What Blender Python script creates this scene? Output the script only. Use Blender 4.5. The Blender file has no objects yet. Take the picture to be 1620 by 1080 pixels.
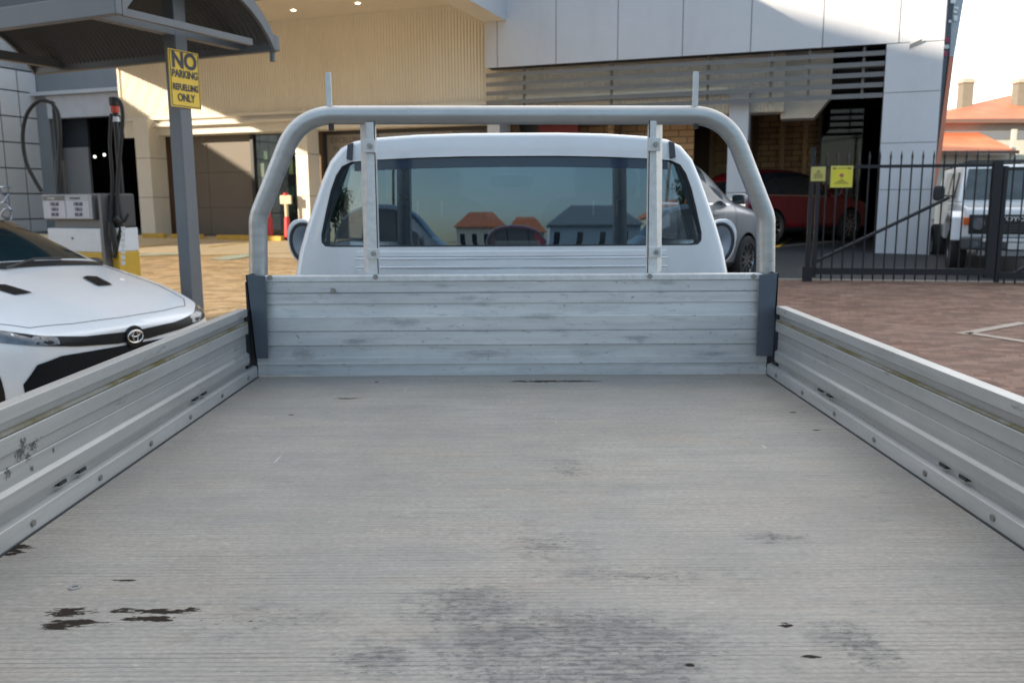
import bpy, bmesh, math, random
from mathutils import Vector, Matrix, Euler
from mathutils.bvhtree import BVHTree
import numpy as np
random.seed(4)
R = math.radians
sc = bpy.context.scene
COL = sc.collection
# ------------------------------------------------------------------ camera
F = 1354.0; CH = 1.5; TH = R(9.31); RO = R(0.3)
fwd = Vector((0, math.cos(TH), -math.sin(TH))); rt0 = Vector((1, 0, 0)); up0 = rt0.cross(fwd)
RT = rt0*math.cos(RO) - up0*math.sin(RO); UP = rt0*math.sin(RO) + up0*math.cos(RO)
cam = bpy.data.objects.new('camera', bpy.data.cameras.new('camera')); COL.objects.link(cam)
m = Matrix((RT, UP, -fwd)).transposed().to_4x4(); m.translation = (0, 0, CH)
cam.matrix_world = m
cam.data.sensor_width = 36; cam.data.lens = 36*F/1620; cam.data.clip_end = 2000; cam.data.clip_start = .05
cam.data.dof.use_dof = True; cam.data.dof.focus_distance = 1.9; cam.data.dof.aperture_fstop = 7.0
sc.camera = cam
# ------------------------------------------------------------------ light
SUN_AZ = R(50); SUN_EL = R(16)          # azimuth: to the left of straight behind the camera
to_sun = Vector((-math.sin(SUN_AZ)*math.cos(SUN_EL), -math.cos(SUN_AZ)*math.cos(SUN_EL), math.sin(SUN_EL)))
w = bpy.data.worlds.new('World'); sc.world = w; w.use_nodes = True
nt = w.node_tree; bg = nt.nodes['Background']
sky = nt.nodes.new('ShaderNodeTexSky'); sky.sky_type = 'NISHITA'; sky.sun_disc = False
sky.sun_elevation = SUN_EL; sky.sun_rotation = math.atan2(to_sun.x, to_sun.y)
sky.air_density = 1.0; sky.dust_density = 0.4; sky.ozone_density = 1.0
nt.links.new(sky.outputs[0], bg.inputs[0]); bg.inputs[1].default_value = 0.05
# high thin cloud: brightest ahead, thinner behind the camera, broken up by noise
def wn(t_, **ins):
    n_ = nt.nodes.new('ShaderNode'+t_)
    for k_, v_ in ins.items():
        i_ = n_.inputs[int(k_[1:])]
        if isinstance(v_, bpy.types.NodeSocket): nt.links.new(v_, i_)
        else: i_.default_value = v_
    return n_
tc = nt.nodes.new('ShaderNodeTexCoord'); sx = wn('SeparateXYZ', i0=tc.outputs['Generated'])
ahead = wn('MapRange', i0=sx.outputs[1], i1=-.5, i2=.6, i3=.36, i4=1.18)
cn = wn('TexNoise', i0=wn('Mapping', i0=tc.outputs['Generated'], i3=(1.5, 1.5, 4.)).outputs[0], i2=1.6, i3=6., i4=.6)
cr = wn('MapRange', i0=cn.outputs[0], i1=.35, i2=.7, i3=.75, i4=1.2)
up_ = wn('MapRange', i0=sx.outputs[2], i1=-.02, i2=.03, i3=.15, i4=1.)
mu = nt.nodes.new('ShaderNodeMath'); mu.operation = 'MULTIPLY'; nt.links.new(ahead.outputs[0], mu.inputs[0]); nt.links.new(cr.outputs[0], mu.inputs[1])
mu2 = nt.nodes.new('ShaderNodeMath'); mu2.operation = 'MULTIPLY'; nt.links.new(mu.outputs[0], mu2.inputs[0]); nt.links.new(up_.outputs[0], mu2.inputs[1])
bg2 = nt.nodes.new('ShaderNodeBackground'); cm_ = nt.nodes.new('ShaderNodeMix'); cm_.data_type = 'RGBA'; cm_.inputs[6].default_value = (.50, .76, 1., 1); cm_.inputs[7].default_value = (1.0, .96, .91, 1)
nt.links.new(wn('MapRange', i0=sx.outputs[1], i1=-.7, i2=.35, i3=0., i4=1.).outputs[0], cm_.inputs[0]); nt.links.new(cm_.outputs[2], bg2.inputs[0]); nt.links.new(mu2.outputs[0], bg2.inputs[1])
ad = nt.nodes.new('ShaderNodeAddShader'); nt.links.new(bg.outputs[0], ad.inputs[0]); nt.links.new(bg2.outputs[0], ad.inputs[1]); nt.links.new(ad.outputs[0], nt.nodes['World Output'].inputs[0])
sl = bpy.data.lights.new('sun', 'SUN'); sl.energy = 3.4; sl.angle = R(0.5); sl.color = (1, .86, .66)
so = bpy.data.objects.new('sun', sl); COL.objects.link(so); so.rotation_euler = (-to_sun).to_track_quat('-Z', 'Y').to_euler(); so.location = to_sun*60
sc.view_settings.view_transform = 'Standard'; sc.view_settings.look = 'None'
sc.view_settings.exposure = 1.0; sc.view_settings.gamma = 1
sc.cycles.max_bounces = 8

# ------------------------------------------------------------------ geometry of the place
def ray(px, py): return RT*((px-810)/F) - UP*((py-540)/F) + fwd
def atY(px, py, Y):
    d = ray(px, py); return Vector((0, 0, CH)) + d*(Y/d.y)
def atZ(px, py, z):
    d = ray(px, py); return Vector((0, 0, CH)) + d*((z-CH)/d.z)
PH = R(20); U = Vector((math.cos(PH), -math.sin(PH), 0)); V = Vector((math.sin(PH), math.cos(PH), 0))
FO = Vector((7.7229, 18.0, 0))
def FP(px, py, t=0.):                    # pixel -> (s, z) on the facade plane t metres behind the front plane
    d = ray(px, py); C = Vector((0, 0, CH)); k = ((FO + V*t - C).dot(V))/d.dot(V)
    P = C + d*k; return (P-FO).dot(U), P.z
def FS(px, py, t=0.): return FP(px, py, t)[0]
def tsolve(px, py, s):
    a, b = -6., 12.
    f = lambda t: FS(px, py, t)-s
    for _ in range(50):
        c = (a+b)/2
        if f(a)*f(c) <= 0: b = c
        else: a = c
    return (a+b)/2
def gz(x, y):
    if y < 11: return 0.
    if y < 18: return (y-11)*.0535
    if y < 25: return .3745+(y-18)*.026
    return .5565

# ------------------------------------------------------------------ node materials
class NB:
    def __init__(s, name):
        s.m = bpy.data.materials.new(name); s.m.use_nodes = True; s.t = s.m.node_tree
        s.b = s.t.nodes['Principled BSDF']; s.out = s.t.nodes['Material Output']; s._c = None
    def n(s, typ, **kw):
        nd = s.t.nodes.new('ShaderNode'+typ)
        for k, v in kw.items():
            if k == 'ins':
                for i, val in v.items(): s.put(nd.inputs[i], val)
            else: setattr(nd, k, v)
        return nd
    def put(s, inp, val):
        if isinstance(val, bpy.types.NodeSocket): s.t.links.new(val, inp)
        elif isinstance(val, tuple) and len(val) == 3 and inp.type == 'RGBA': inp.default_value = (*val, 1)
        else: inp.default_value = val
    def co(s):
        if s._c is None: s._c = s.n('TexCoord').outputs['Object']
        return s._c
    def mapping(s, scale=(1, 1, 1), loc=(0, 0, 0), rot=(0, 0, 0), v=None):
        return s.n('Mapping', ins={0: v or s.co(), 1: loc, 2: rot, 3: scale}).outputs[0]
    def noise(s, scale=5., v=None, detail=4., rough=.55, dist=0.):
        return s.n('TexNoise', ins={'Vector': v or s.co(), 'Scale': scale, 'Detail': detail, 'Roughness': rough, 'Distortion': dist}).outputs[0]
    def ramp(s, f, stops, interp='LINEAR'):
        nd = s.n('ValToRGB', ins={0: f}); cr = nd.color_ramp; cr.interpolation = interp
        while len(cr.elements) < len(stops): cr.elements.new(.5)
        for e, (p, c) in zip(cr.elements, stops):
            e.position = p; e.color = (c, c, c, 1) if isinstance(c, (int, float)) else (*c, 1)
        return nd.outputs[0]
    def mix(s, f, a, b, mode='MIX'):
        nd = s.n('Mix', data_type='RGBA', blend_type=mode); s.put(nd.inputs[0], f); s.put(nd.inputs[6], a); s.put(nd.inputs[7], b); return nd.outputs[2]
    def math(s, op, a, b=0., c=0., clamp=False):
        nd = s.n('Math', operation=op, use_clamp=clamp); s.put(nd.inputs[0], a); s.put(nd.inputs[1], b); s.put(nd.inputs[2], c); return nd.outputs[0]
    def vm(s, op, a, b=(0, 0, 0)):
        nd = s.n('VectorMath', operation=op); s.put(nd.inputs[0], a); s.put(nd.inputs[1], b); return nd
    def sep(s, v=None):
        return s.n('SeparateXYZ', ins={0: v or s.co()}).outputs
    def bump(s, h, strength=.3, dist=.01):
        nd = s.n('Bump', ins={'Height': h, 'Strength': strength, 'Distance': dist}); s.put(s.b.inputs['Normal'], nd.outputs[0])
    def set(s, **kw):
        names = dict(col='Base Color', rough='Roughness', metal='Metallic', spec='Specular IOR Level', coat='Coat Weight', coatr='Coat Roughness', ior='IOR', trans='Transmission Weight', alpha='Alpha')
        for k, v in kw.items(): s.put(s.b.inputs[names[k]], v)
        return s
_mc = {}
def M(name, col, rough=.5, metal=0., var=.12, scale=3., bump=0., bscale=60., spec=.5, coat=0., stretch=(1, 1, 1), emit=None, dirt=0.):
    if name in _mc: return _mc[name]
    b = NB(name); v = b.mapping(scale=stretch)
    n1 = b.noise(scale, v, 5); n2 = b.noise(scale*9, v, 3)
    f = b.math('ADD', b.math('MULTIPLY', n1, .65), b.math('MULTIPLY', n2, .35))
    c = b.mix(b.ramp(f, [(.3, 0), (.7, 1)]), tuple(x*(1-var) for x in col), tuple(min(1, x*(1+var*.6)) for x in col))
    if dirt:
        z = b.noise(scale*2.3, b.mapping(scale=(1, 1, .25)), 6, .7)
        c = b.mix(b.math('MULTIPLY', b.ramp(z, [(.5, 0), (.75, 1)]), dirt), c, tuple(x*.45 for x in (col[0], col[1]*.95, col[2]*.85)))
    b.set(col=c, metal=metal, spec=spec, coat=coat, rough=b.math('MULTIPLY_ADD', f, rough*.35, rough*.82))
    if bump: b.bump(b.noise(bscale, v, 4), bump, .004)
    if emit:
        b.put(b.b.inputs['Emission Color'], emit[0]); b.b.inputs['Emission Strength'].default_value = emit[1]
    _mc[name] = b.m; return b.m

# ------------------------------------------------------------------ mesh helpers
def nbm(): return bmesh.new()
def quad(bm, pts):
    return bm.faces.new([bm.verts.new(p) for p in pts])
def box(bm, x0, x1, y0, y1, z0, z1):
    v = [bm.verts.new((x, y, z)) for z in (z0, z1) for y in (y0, y1) for x in (x0, x1)]
    for f in ((0, 2, 3, 1), (4, 5, 7, 6), (0, 1, 5, 4), (2, 6, 7, 3), (0, 4, 6, 2), (1, 3, 7, 5)): bm.faces.new([v[i] for i in f])
    return v
def frames(pts):
    pts = [Vector(p) for p in pts]; out = []
    t0 = (pts[1]-pts[0]).normalized(); a = Vector((0, 0, 1)) if abs(t0.z) < .9 else Vector((1, 0, 0))
    n = t0.cross(a).normalized()
    for i, p in enumerate(pts):
        t = ((pts[min(i+1, len(pts)-1)]-pts[max(i-1, 0)])).normalized()
        n = (n - t*n.dot(t)).normalized(); out.append((p, t, n, t.cross(n)))
    return out
def tube(bm, pts, r, seg=12, caps=True):
    rings = []
    for i, (p, t, n, b) in enumerate(frames(pts)):
        rr = r[i] if isinstance(r, (list, tuple)) else r
        rings.append([bm.verts.new(p + (n*math.cos(2*math.pi*k/seg) + b*math.sin(2*math.pi*k/seg))*rr) for k in range(seg)])
    for A, B in zip(rings, rings[1:]):
        for k in range(seg): bm.faces.new((A[k], A[(k+1) % seg], B[(k+1) % seg], B[k]))
    if caps: bm.faces.new(rings[0][::-1]); bm.faces.new(rings[-1])
def smoothpath(pts, n=8):
    pts = [Vector(p) for p in pts]; out = []
    P = [pts[0]*2-pts[1]] + pts + [pts[-1]*2-pts[-2]]
    for i in range(1, len(P)-2):
        for k in range(n):
            t = k/n; a, b, c, d = P[i-1:i+3]
            out.append(.5*((2*b)+(c-a)*t+(2*a-5*b+4*c-d)*t*t+(-a+3*b-3*c+d)*t**3))
    out.append(pts[-1]); return out
def extrude(bm, prof, a, b):
    """prof: list of closed outline points already as 3D functions; a,b : offset vectors"""
    A = [bm.verts.new(Vector(p)+Vector(a)) for p in prof]; B = [bm.verts.new(Vector(p)+Vector(b)) for p in prof]
    n = len(prof)
    for i in range(n): bm.faces.new((A[i], A[(i+1) % n], B[(i+1) % n], B[i]))
    bm.faces.new(A[::-1]); bm.faces.new(B)
def cyl(bm, c, axis, r, h, seg=24, r2=None):
    c = Vector(c); a = Vector(axis).normalized()*(h/2); tube(bm, [c-a, c+a], [r, r if r2 is None else r2], seg)
def link(name, bm, mat, parent=None, world=True, smooth=None, bevel=0., seg=2):
    bmesh.ops.recalc_face_normals(bm, faces=bm.faces[:])
    if parent is not None and world: bm.transform(parent_mats[parent.name].inverted())
    if smooth is not None:
        for f in bm.faces: f.smooth = True
        ca = math.radians(smooth)
        for e in bm.edges:
            if len(e.link_faces) == 2 and e.calc_face_angle(0) > ca: e.smooth = False
    me = bpy.data.meshes.new(name); bm.to_mesh(me); bm.free()
    for mm in (mat if isinstance(mat, list) else [mat]): me.materials.append(mm)
    o = bpy.data.objects.new(name, me); COL.objects.link(o)
    if parent is not None: o.parent = parent
    if bevel:
        md = o.modifiers.new('bevel', 'BEVEL'); md.width = bevel; md.segments = seg; md.limit_method = 'ANGLE'; md.angle_limit = R(40); md.harden_normals = False
    return o
parent_mats = {}
def thing(name, label, cat, loc=(0, 0, 0), rz=0., group=None):
    o = bpy.data.objects.new(name, None); COL.objects.link(o); o.location = loc; o.rotation_euler = (0, 0, rz)
    o['label'] = label; o['category'] = cat
    if group: o['group'] = group
    parent_mats[o.name] = Matrix.Translation(Vector(loc)) @ Matrix.Rotation(rz, 4, 'Z')
    return o
def tag(o, label, cat, group=None):
    o['label'] = label; o['category'] = cat
    if group: o['group'] = group
    return o
def struct(o): o['kind'] = 'structure'; return o
def reg(o, parent):      # lets a mesh part carry sub-parts given in world coordinates
    parent_mats[o.name] = parent_mats[parent.name].copy(); return o
def P(name, build, mat, parent, world=True, **kw):
    bm = nbm(); build(bm); return link(name, bm, mat, parent, world, **kw)
def text_obj(name, s, size, mat, parent, matrix, extrude_=.001, bold=.0, xs=1., align='CENTER'):
    cu = bpy.data.curves.new('txt', 'FONT'); cu.body = s; cu.size = size; cu.extrude = extrude_; cu.align_x = align; cu.align_y = 'CENTER'; cu.offset = bold
    t = bpy.data.objects.new('txt', cu); COL.objects.link(t)
    dg = bpy.context.evaluated_depsgraph_get(); me = bpy.data.meshes.new_from_object(t.evaluated_get(dg))
    bpy.data.objects.remove(t); bpy.data.curves.remove(cu)
    me.transform(matrix @ Matrix.Diagonal((xs, 1, 1, 1)))
    me.name = name; me.materials.clear(); me.materials.append(mat)
    o = bpy.data.objects.new(name, me); COL.objects.link(o); o.parent = parent; return o

# ------------------------------------------------------------------ materials
DY = 3.0      # the truck's origin
def deck_material():
    b = NB('ribbed_alloy_floor'); X, Y, Z = b.sep()[:3]
    # fine ribs across the tray, 11 mm apart (object coords)
    ph = b.math('FRACT', b.math('MULTIPLY', Y, 90.))
    tri = b.math('ABSOLUTE', b.math('SUBTRACT', ph, .5))                       # 0..0.5
    groove = b.ramp(tri, [(.02, 1), (.11, 0)])
    nL = b.noise(1.0, b.mapping(scale=(1.2, 26, 1)), 6, .6)                    # streaks running with the ribs
    nM = b.noise(1.0, b.mapping(scale=(5, 90, 1)), 3, .6)
    nB = b.noise(2.2, None, 6, .62)
    gi = b.math('MULTIPLY', groove, b.math('MULTIPLY', b.ramp(nL, [(.36, 0), (.66, 1)]), b.ramp(b.noise(1., b.mapping(scale=(9, 92, 1), loc=(2, 0, 0)), 3, .6), [(.26, .22), (.56, 1)])))
    base = b.mix(b.ramp(nB, [(.3, 0), (.72, 1)]), (.295, .270, .235), (.395, .368, .325))
    warm = b.ramp(b.noise(1.3, b.mapping(scale=(1, 1.6, 1), loc=(3, 1, 0)), 5, .6), [(.45, 0), (.72, 1)])
    base = b.mix(b.math('MULTIPLY', warm, .35), base, (.37, .31, .245))
    base = b.mix(b.math('MULTIPLY', b.ramp(nM, [(.40, 0), (.70, 1)]), .42), base, (.17, .162, .150))
    blotch = b.noise(3.4, b.mapping(scale=(1, 1.8, 1), loc=(11, 5, 0)), 9, .74)
    base = b.mix(b.math('MULTIPLY', b.ramp(blotch, [(.46, 0), (.66, 1)]), .42), base, (.18, .172, .165))
    rust = b.noise(2.3, b.mapping(scale=(1, 3.5, 1), loc=(1, 15, 0)), 8, .70)
    base = b.mix(b.math('MULTIPLY', b.ramp(rust, [(.52, 0), (.70, 1)]), .35), base, (.36, .27, .19))
    grain = b.noise(170, b.mapping(scale=(.5, 1, 1)), 3, .7)
    base = b.mix(b.ramp(grain, [(.40, .38), (.60, 0)]), base, (.13, .125, .12))
    base = b.mix(b.math('MULTIPLY', b.ramp(b.noise(120, b.mapping(scale=(.35, 1, 1)), 2, .6), [(.5, 0), (.8, 1)]), .18), base, (.55, .54, .52))
    # dirty smudges, more of them toward the tail of the tray
    pocket = b.noise(7, b.mapping(scale=(1, 1.5, 1)), 10, .80)
    flat = b.vm('MULTIPLY', b.co(), (1, 1, 0)).outputs[0]
    big = b.noise(2.6, b.mapping(loc=(5.3, 2.1, 0)), 4, .6)
    tail = b.ramp(Y, [(-.0, 1), (1.0, .0)])
    def blob(cx, cy, rx, ry, mul=1.):
        d = b.vm('LENGTH', b.vm('DIVIDE', b.vm('SUBTRACT', flat, (cx, cy, 0)).outputs[0], (rx, ry, 1.)).outputs[0]).outputs['Value']
        return b.math('MULTIPLY', b.math('SUBTRACT', 1., d, clamp=True), mul)
    L = lambda px, py: (atZ(px, py, .9).x, atZ(px, py, .9).y-DY)
    acc = None
    for px, py, rx, ry, mu in ((900, 1030, .28, .17, 1.3), (740, 960, .14, .11, .9), (600, 1040, .10, .08, .8), (860, 860, .12, .1, .55), (1360, 1020, .08, .1, .9), (1230, 850, .10, .04, .8), (900, 745, .10, .12, .5), (420, 980, .2, .08, .5), (1010, 910, .3, .06, .5)):
        c = L(px, py); k = blob(c[0], c[1], rx, ry, mu); acc = k if acc is None else b.math('MAXIMUM', acc, k)
    fine = b.noise(38, b.mapping(scale=(.55, 1.3, 1)), 6, .72)
    ms_ = b.math('ADD', b.math('MULTIPLY', pocket, .55), b.math('MULTIPLY', fine, .45))
    acs = b.math('MINIMUM', acc, .62)
    sm = b.math('MULTIPLY', b.ramp(b.math('ADD', b.math('MULTIPLY', acs, .24), ms_), [(.56, 0), (.66, .55), (.76, 1)]), .56)
    base = b.mix(sm, base, (.065, .065, .070)); pit = b.math('MULTIPLY', b.ramp(b.math('ADD', b.math('MULTIPLY', acs, .22), b.noise(80, b.mapping(scale=(.6, 1.4, 1), loc=(0, 7, 0)), 5, .75)), [(.64, 0), (.70, 1)]), b.ramp(acs, [(.02, 0), (.2, .55)]))
    base = b.mix(pit, base, (.035, .035, .042))
    amb = b.math('MULTIPLY', b.ramp(b.math('MULTIPLY', big, b.math('MULTIPLY_ADD', tail, .4, .75)), [(.38, 0), (.62, 1)]), .25)
    base = b.mix(amb, base, (.22, .22, .23))
    gi2 = b.math('ADD', gi, b.math('MULTIPLY', groove, b.math('MULTIPLY', acs, b.ramp(fine, [(.4, 0), (.6, .9)]))), clamp=True)
    base = b.mix(gi2, base, (.07, .068, .066))
    # chips where the surface has peeled
    rag = b.noise(1., b.mapping(scale=(26, 95, 1)), 5, .7)
    chip = None
    for px, py, rx, ry in ((112, 968, .055, .022), (92, 988, .05, .018), (118, 985, .07, .02), (248, 966, .085, .022), (235, 978, .06, .014), (868, 603, .22, .024), (910, 603, .12, .016), (550, 630, .05, .012), (1243, 989, .014, .012), (1092, 1051, .010, .008), (460, 656, .012, .01), (596, 604, .012, .014), (1282, 1038, .018, .008), (195, 918, .03, .006), (10, 872, .05, .03), (25, 865, .05, .02), (1292, 680, .02, .01), (1255, 652, .015, .01), (396, 982, .006, .004), (790, 445, .1, .1)):
        c = L(px, py); k = blob(c[0], c[1], rx, ry); chip = k if chip is None else b.math('MAXIMUM', chip, k)
    cm = b.ramp(b.math('ADD', b.math('MULTIPLY', b.math('POWER', chip, .55), .50), b.math('MULTIPLY', rag, 1.25)), [(.93, 0), (.96, 1)])
    cm = b.math('MULTIPLY', cm, b.ramp(chip, [(0., 0), (.06, 1)]))
    base = b.mix(cm, base, (.035, .028, .024))
    # pale scratches
    sv = b.mapping(scale=(60, 6, 1), rot=(0, 0, .5)); s1 = b.noise(1.0, sv, 2, .5)
    scr = b.math('MULTIPLY', b.ramp(s1, [(.74, 0), (.78, 1)]), .5)
    base = b.mix(scr, base, (.62, .62, .62)); s2 = b.noise(1.0, b.mapping(scale=(7, 55, 1), rot=(0, 0, -.25), loc=(3, 3, 0)), 2, .5)
    base = b.mix(b.math('MULTIPLY', b.ramp(s2, [(.71, 0), (.75, 1)]), .35), base, (.10, .10, .10))
    sp2 = b.ramp(b.noise(55, b.mapping(scale=(.6, 1.6, 1), loc=(4, 4, 0)), 5, .7), [(.66, 0), (.70, 1)])
    base = b.mix(b.math('MULTIPLY', sp2, .45), base, (.13, .125, .12))
    base = b.mix(b.math('MULTIPLY', b.ramp(b.noise(48, b.mapping(scale=(.8, 2.2, 1), loc=(9, 1, 0)), 4, .7), [(.67, 0), (.72, 1)]), .35), base, (.60, .60, .60))
    dl = b.math('MAXIMUM', cm, b.math('MULTIPLY', b.math('MAXIMUM', sm, pit), .8)); clean = b.math('SUBTRACT', 1., dl)
    b.set(col=base, metal=b.math('MULTIPLY', clean, .12), rough=b.math('MULTIPLY_ADD', dl, .4, b.math('MULTIPLY_ADD', nB, .2, .48)), spec=b.math('MULTIPLY', clean, .5))
    b.bump(b.math('SUBTRACT', b.math('MULTIPLY', nM, .5), b.math('MULTIPLY', groove, b.ramp(nL, [(.3, .3), (.65, 1)]))), .35, .0012)
    return b.m
def atX(px, py, X):
    d = ray(px, py); return Vector((0, 0, CH)) + d*(X/d.x)
def alloy(name, axis='x', tone=.42, dirt=.35, metal=.75, marks=()):
    b = NB(name)
    st = (2, 40, 40) if axis == 'x' else (40, 2, 40)
    n1 = b.noise(1., b.mapping(scale=st), 5, .6); n2 = b.noise(3.5, None, 6, .65); n3 = b.noise(1., b.mapping(scale=tuple(q*.55+5 for q in st), loc=(1, 2, 3)), 5, .75)
    c = b.mix(b.ramp(n1, [(.3, 0), (.7, 1)]), (tone*.88,)*3, (tone*1.12, tone*1.12, tone*1.11))
    c = b.mix(b.math('MULTIPLY', b.ramp(n2, [(.45, 0), (.75, 1)]), dirt), c, (tone*.62, tone*.61, tone*.58))
    c = b.mix(b.math('MULTIPLY', b.ramp(n3, [(.62, 0), (.70, 1)]), dirt*1.3), c, (tone*.33, tone*.32, tone*.30))
    if marks:
        acc = None; flat = b.vm('MULTIPLY', b.co(), (0, 1, 1)).outputs[0]
        for px, py, ry, rz in marks:
            q = atX(px, py, -.909); d = b.vm('LENGTH', b.vm('DIVIDE', b.vm('SUBTRACT', flat, (0, q.y-DY, q.z)).outputs[0], (1., ry, rz)).outputs[0]).outputs['Value']
            k = b.math('SUBTRACT', 1., d, clamp=True); acc = k if acc is None else b.math('MAXIMUM', acc, k)
        rg = b.noise(1., b.mapping(scale=(1, 150, 190)), 5, .75)
        mk = b.math('MULTIPLY', b.ramp(b.math('ADD', b.math('MULTIPLY', acc, .35), rg), [(.68, 0), (.72, 1)]), b.ramp(acc, [(0, 0), (.05, 1)]))
        c = b.mix(b.math('MULTIPLY', mk, .8), c, (.03, .03, .032))
    b.set(col=c, metal=metal, rough=b.math('MULTIPLY_ADD', n2, .25, .32)); b.bump(n1, .12, .002)
    return b.m
HYM = 2.93
def headboard_material():
    b = NB('scuffed_alloy_planks')
    n1 = b.noise(1., b.mapping(scale=(2, 30, 45)), 5, .6); n2 = b.noise(4, b.mapping(scale=(.6, 1, 1.6)), 6, .65); n3 = b.noise(1., b.mapping(scale=(13, 1, 85), loc=(1, 2, 7)), 4, .7)
    c = b.mix(b.ramp(n1, [(.3, 0), (.7, 1)]), (.52, .515, .515), (.66, .655, .655))
    c = b.mix(b.math('MULTIPLY', b.ramp(n2, [(.42, 0), (.75, 1)]), .4), c, (.33, .345, .37))
    c = b.mix(b.math('MULTIPLY', b.ramp(n3, [(.60, 0), (.72, 1)]), .7), c, (.13, .13, .13))
    n4 = b.noise(1., b.mapping(scale=(5, 1, 26), loc=(7, 2, 3)), 7, .72); c = b.mix(b.math('MULTIPLY', b.ramp(n4, [(.54, 0), (.70, 1)]), .38), c, (.20, .21, .23))
    n5 = b.noise(1., b.mapping(scale=(40, 1, 60), loc=(3, 0, 9)), 3, .6); c = b.mix(b.math('MULTIPLY', b.ramp(n5, [(.66, 0), (.72, 1)]), .6), c, (.08, .08, .08))
    flat = b.vm('MULTIPLY', b.co(), (1, 0, 1)).outputs[0]; acc = None
    for px, py, rx, rz in ((740, 471, .07, .012), (790, 445, .10, .006), (700, 452, .05, .012), (765, 482, .05, .01), (1055, 448, .05, .012), (1045, 462, .03, .006), (640, 510, .09, .02), (560, 540, .06, .015), (860, 500, .12, .02), (1010, 535, .08, .02), (1130, 560, .1, .012), (480, 560, .06, .03), (760, 560, .15, .02)):
        q = atY(px, py, HYM); d = b.vm('LENGTH', b.vm('DIVIDE', b.vm('SUBTRACT', flat, (q.x, 0, q.z)).outputs[0], (rx, 1., rz)).outputs[0]).outputs['Value']
        k = b.math('SUBTRACT', 1., d, clamp=True); acc = k if acc is None else b.math('MAXIMUM', acc, k)
    mk = b.math('MULTIPLY', b.ramp(b.math('ADD', b.math('MULTIPLY', acc, .35), b.noise(1., b.mapping(scale=(22, 1, 110)), 6, .75)), [(.56, 0), (.80, 1)]), b.ramp(acc, [(0, 0), (.35, .42)]))
    c = b.mix(mk, c, (.13, .13, .13))
    b.set(col=c, metal=.45, rough=b.math('MULTIPLY_ADD', n2, .25, .36)); b.bump(n1, .1, .002); return b.m
def brick_ground(name, c1, c2, mortar, scale, bw=.23, bh=.115, rot=0.):
    b = NB(name)
    v = b.mapping(rot=(0, 0, rot))
    tx = b.n('TexBrick', ins={'Vector': v, 'Color1': c1, 'Color2': c2, 'Mortar': mortar, 'Scale': 1., 'Mortar Size': .006, 'Brick Width': bw, 'Row Height': bh, 'Bias': 0., 'Mortar Smooth': .3})
    # per-brick tint from big cells plus grime
    cell = b.n('TexVoronoi', ins={'Vector': b.mapping(scale=(1/bw, 1/bh, 1), rot=(0, 0, rot)), 'Scale': 1.}).outputs['Color']
    lum = b.n('SeparateColor', ins={0: cell}).outputs[0]
    c = b.mix(b.ramp(lum, [(.25, .75), (.7, 0)]), tx.outputs[0], tuple(x*.5 for x in c1))
    c = b.mix(b.math('MULTIPLY', b.ramp(b.noise(.8, None, 6, .65), [(.4, 0), (.75, 1)]), .5), c, tuple(x*.7+.03 for x in c2))
    c = b.mix(b.math('MULTIPLY', b.ramp(b.noise(14, None, 4, .65), [(.4, 0), (.75, 1)]), .25), c, (.08, .06, .05))
    b.set(col=c, rough=.85); b.bump(b.math('ADD', b.math('MULTIPLY', tx.outputs['Fac'], -1.), b.math('MULTIPLY', b.noise(60), .3)), .4, .006)
    return b.m
def asphalt(name, col):
    b = NB(name); n = b.noise(90, None, 3, .7); n2 = b.noise(.7, None, 5, .6)
    c = b.mix(b.ramp(n, [(.35, 0), (.7, 1)]), tuple(x*.7 for x in col), tuple(x*1.35 for x in col))
    c = b.mix(b.math('MULTIPLY', b.ramp(n2, [(.4, 0), (.7, 1)]), .4), c, tuple(x*1.5 for x in col))
    b.set(col=c, rough=.85); b.bump(n, .5, .004); return b.m
def glass(name, tint=(.85, .9, .92), rough=.0, ior=1.5, mixk=.0, gcol=(1, 1, 1)):
    # thin pane: mostly clear with a mirror coat that strengthens toward grazing angles
    b = NB(name); t = b.t
    tr = b.n('BsdfTransparent', ins={0: tint}); gl = b.n('BsdfGlossy', ins={0: gcol, 'Roughness': rough})
    fr = b.n('Fresnel', ins={'IOR': ior}).outputs[0]
    f = b.math('ADD', fr, mixk, clamp=True)
    mx = b.n('MixShader', ins={0: f, 1: tr.outputs[0], 2: gl.outputs[0]}); t.links.new(mx.outputs[0], b.out.inputs[0])
    return b.m
def chrome(name, col=(.75, .76, .78), r=.12): return M(name, col, r, 1., var=.03)
def carpaint(name, col, metal=0., coat=.6):
    return M(name, col, .32, metal, var=.05, scale=2., coat=coat)
white_paint = carpaint('white_car_paint', (.74, .75, .78))
dark_glass = M('tinted_car_glass', (.015, .02, .024), .04, 0., var=.1, spec=.8)
black_plastic = M('black_plastic', (.02, .021, .023), .5, bump=.1, bscale=200)
rubber = M('tyre_rubber', (.022, .022, .023), .8, bump=.2)

# ================================================================== THE SETTING
def sheet(name, x0, x1, ynear, yfar, dz, mat, nx=24, ny=80, skirt=False):
    bm = nbm(); g = []
    for j in range(ny+1):
        row = []
        for i in range(nx+1):
            x = x0+(x1-x0)*i/nx; a = ynear(x) if callable(ynear) else ynear; b_ = yfar(x) if callable(yfar) else yfar
            y = a+(b_-a)*j/ny; row.append(bm.verts.new((x, y, gz(x, y)+dz)))
        g.append(row)
    for j in range(ny):
        for i in range(nx): bm.faces.new((g[j][i], g[j][i+1], g[j+1][i+1], g[j+1][i]))
    return link(name, bm, mat)
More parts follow.
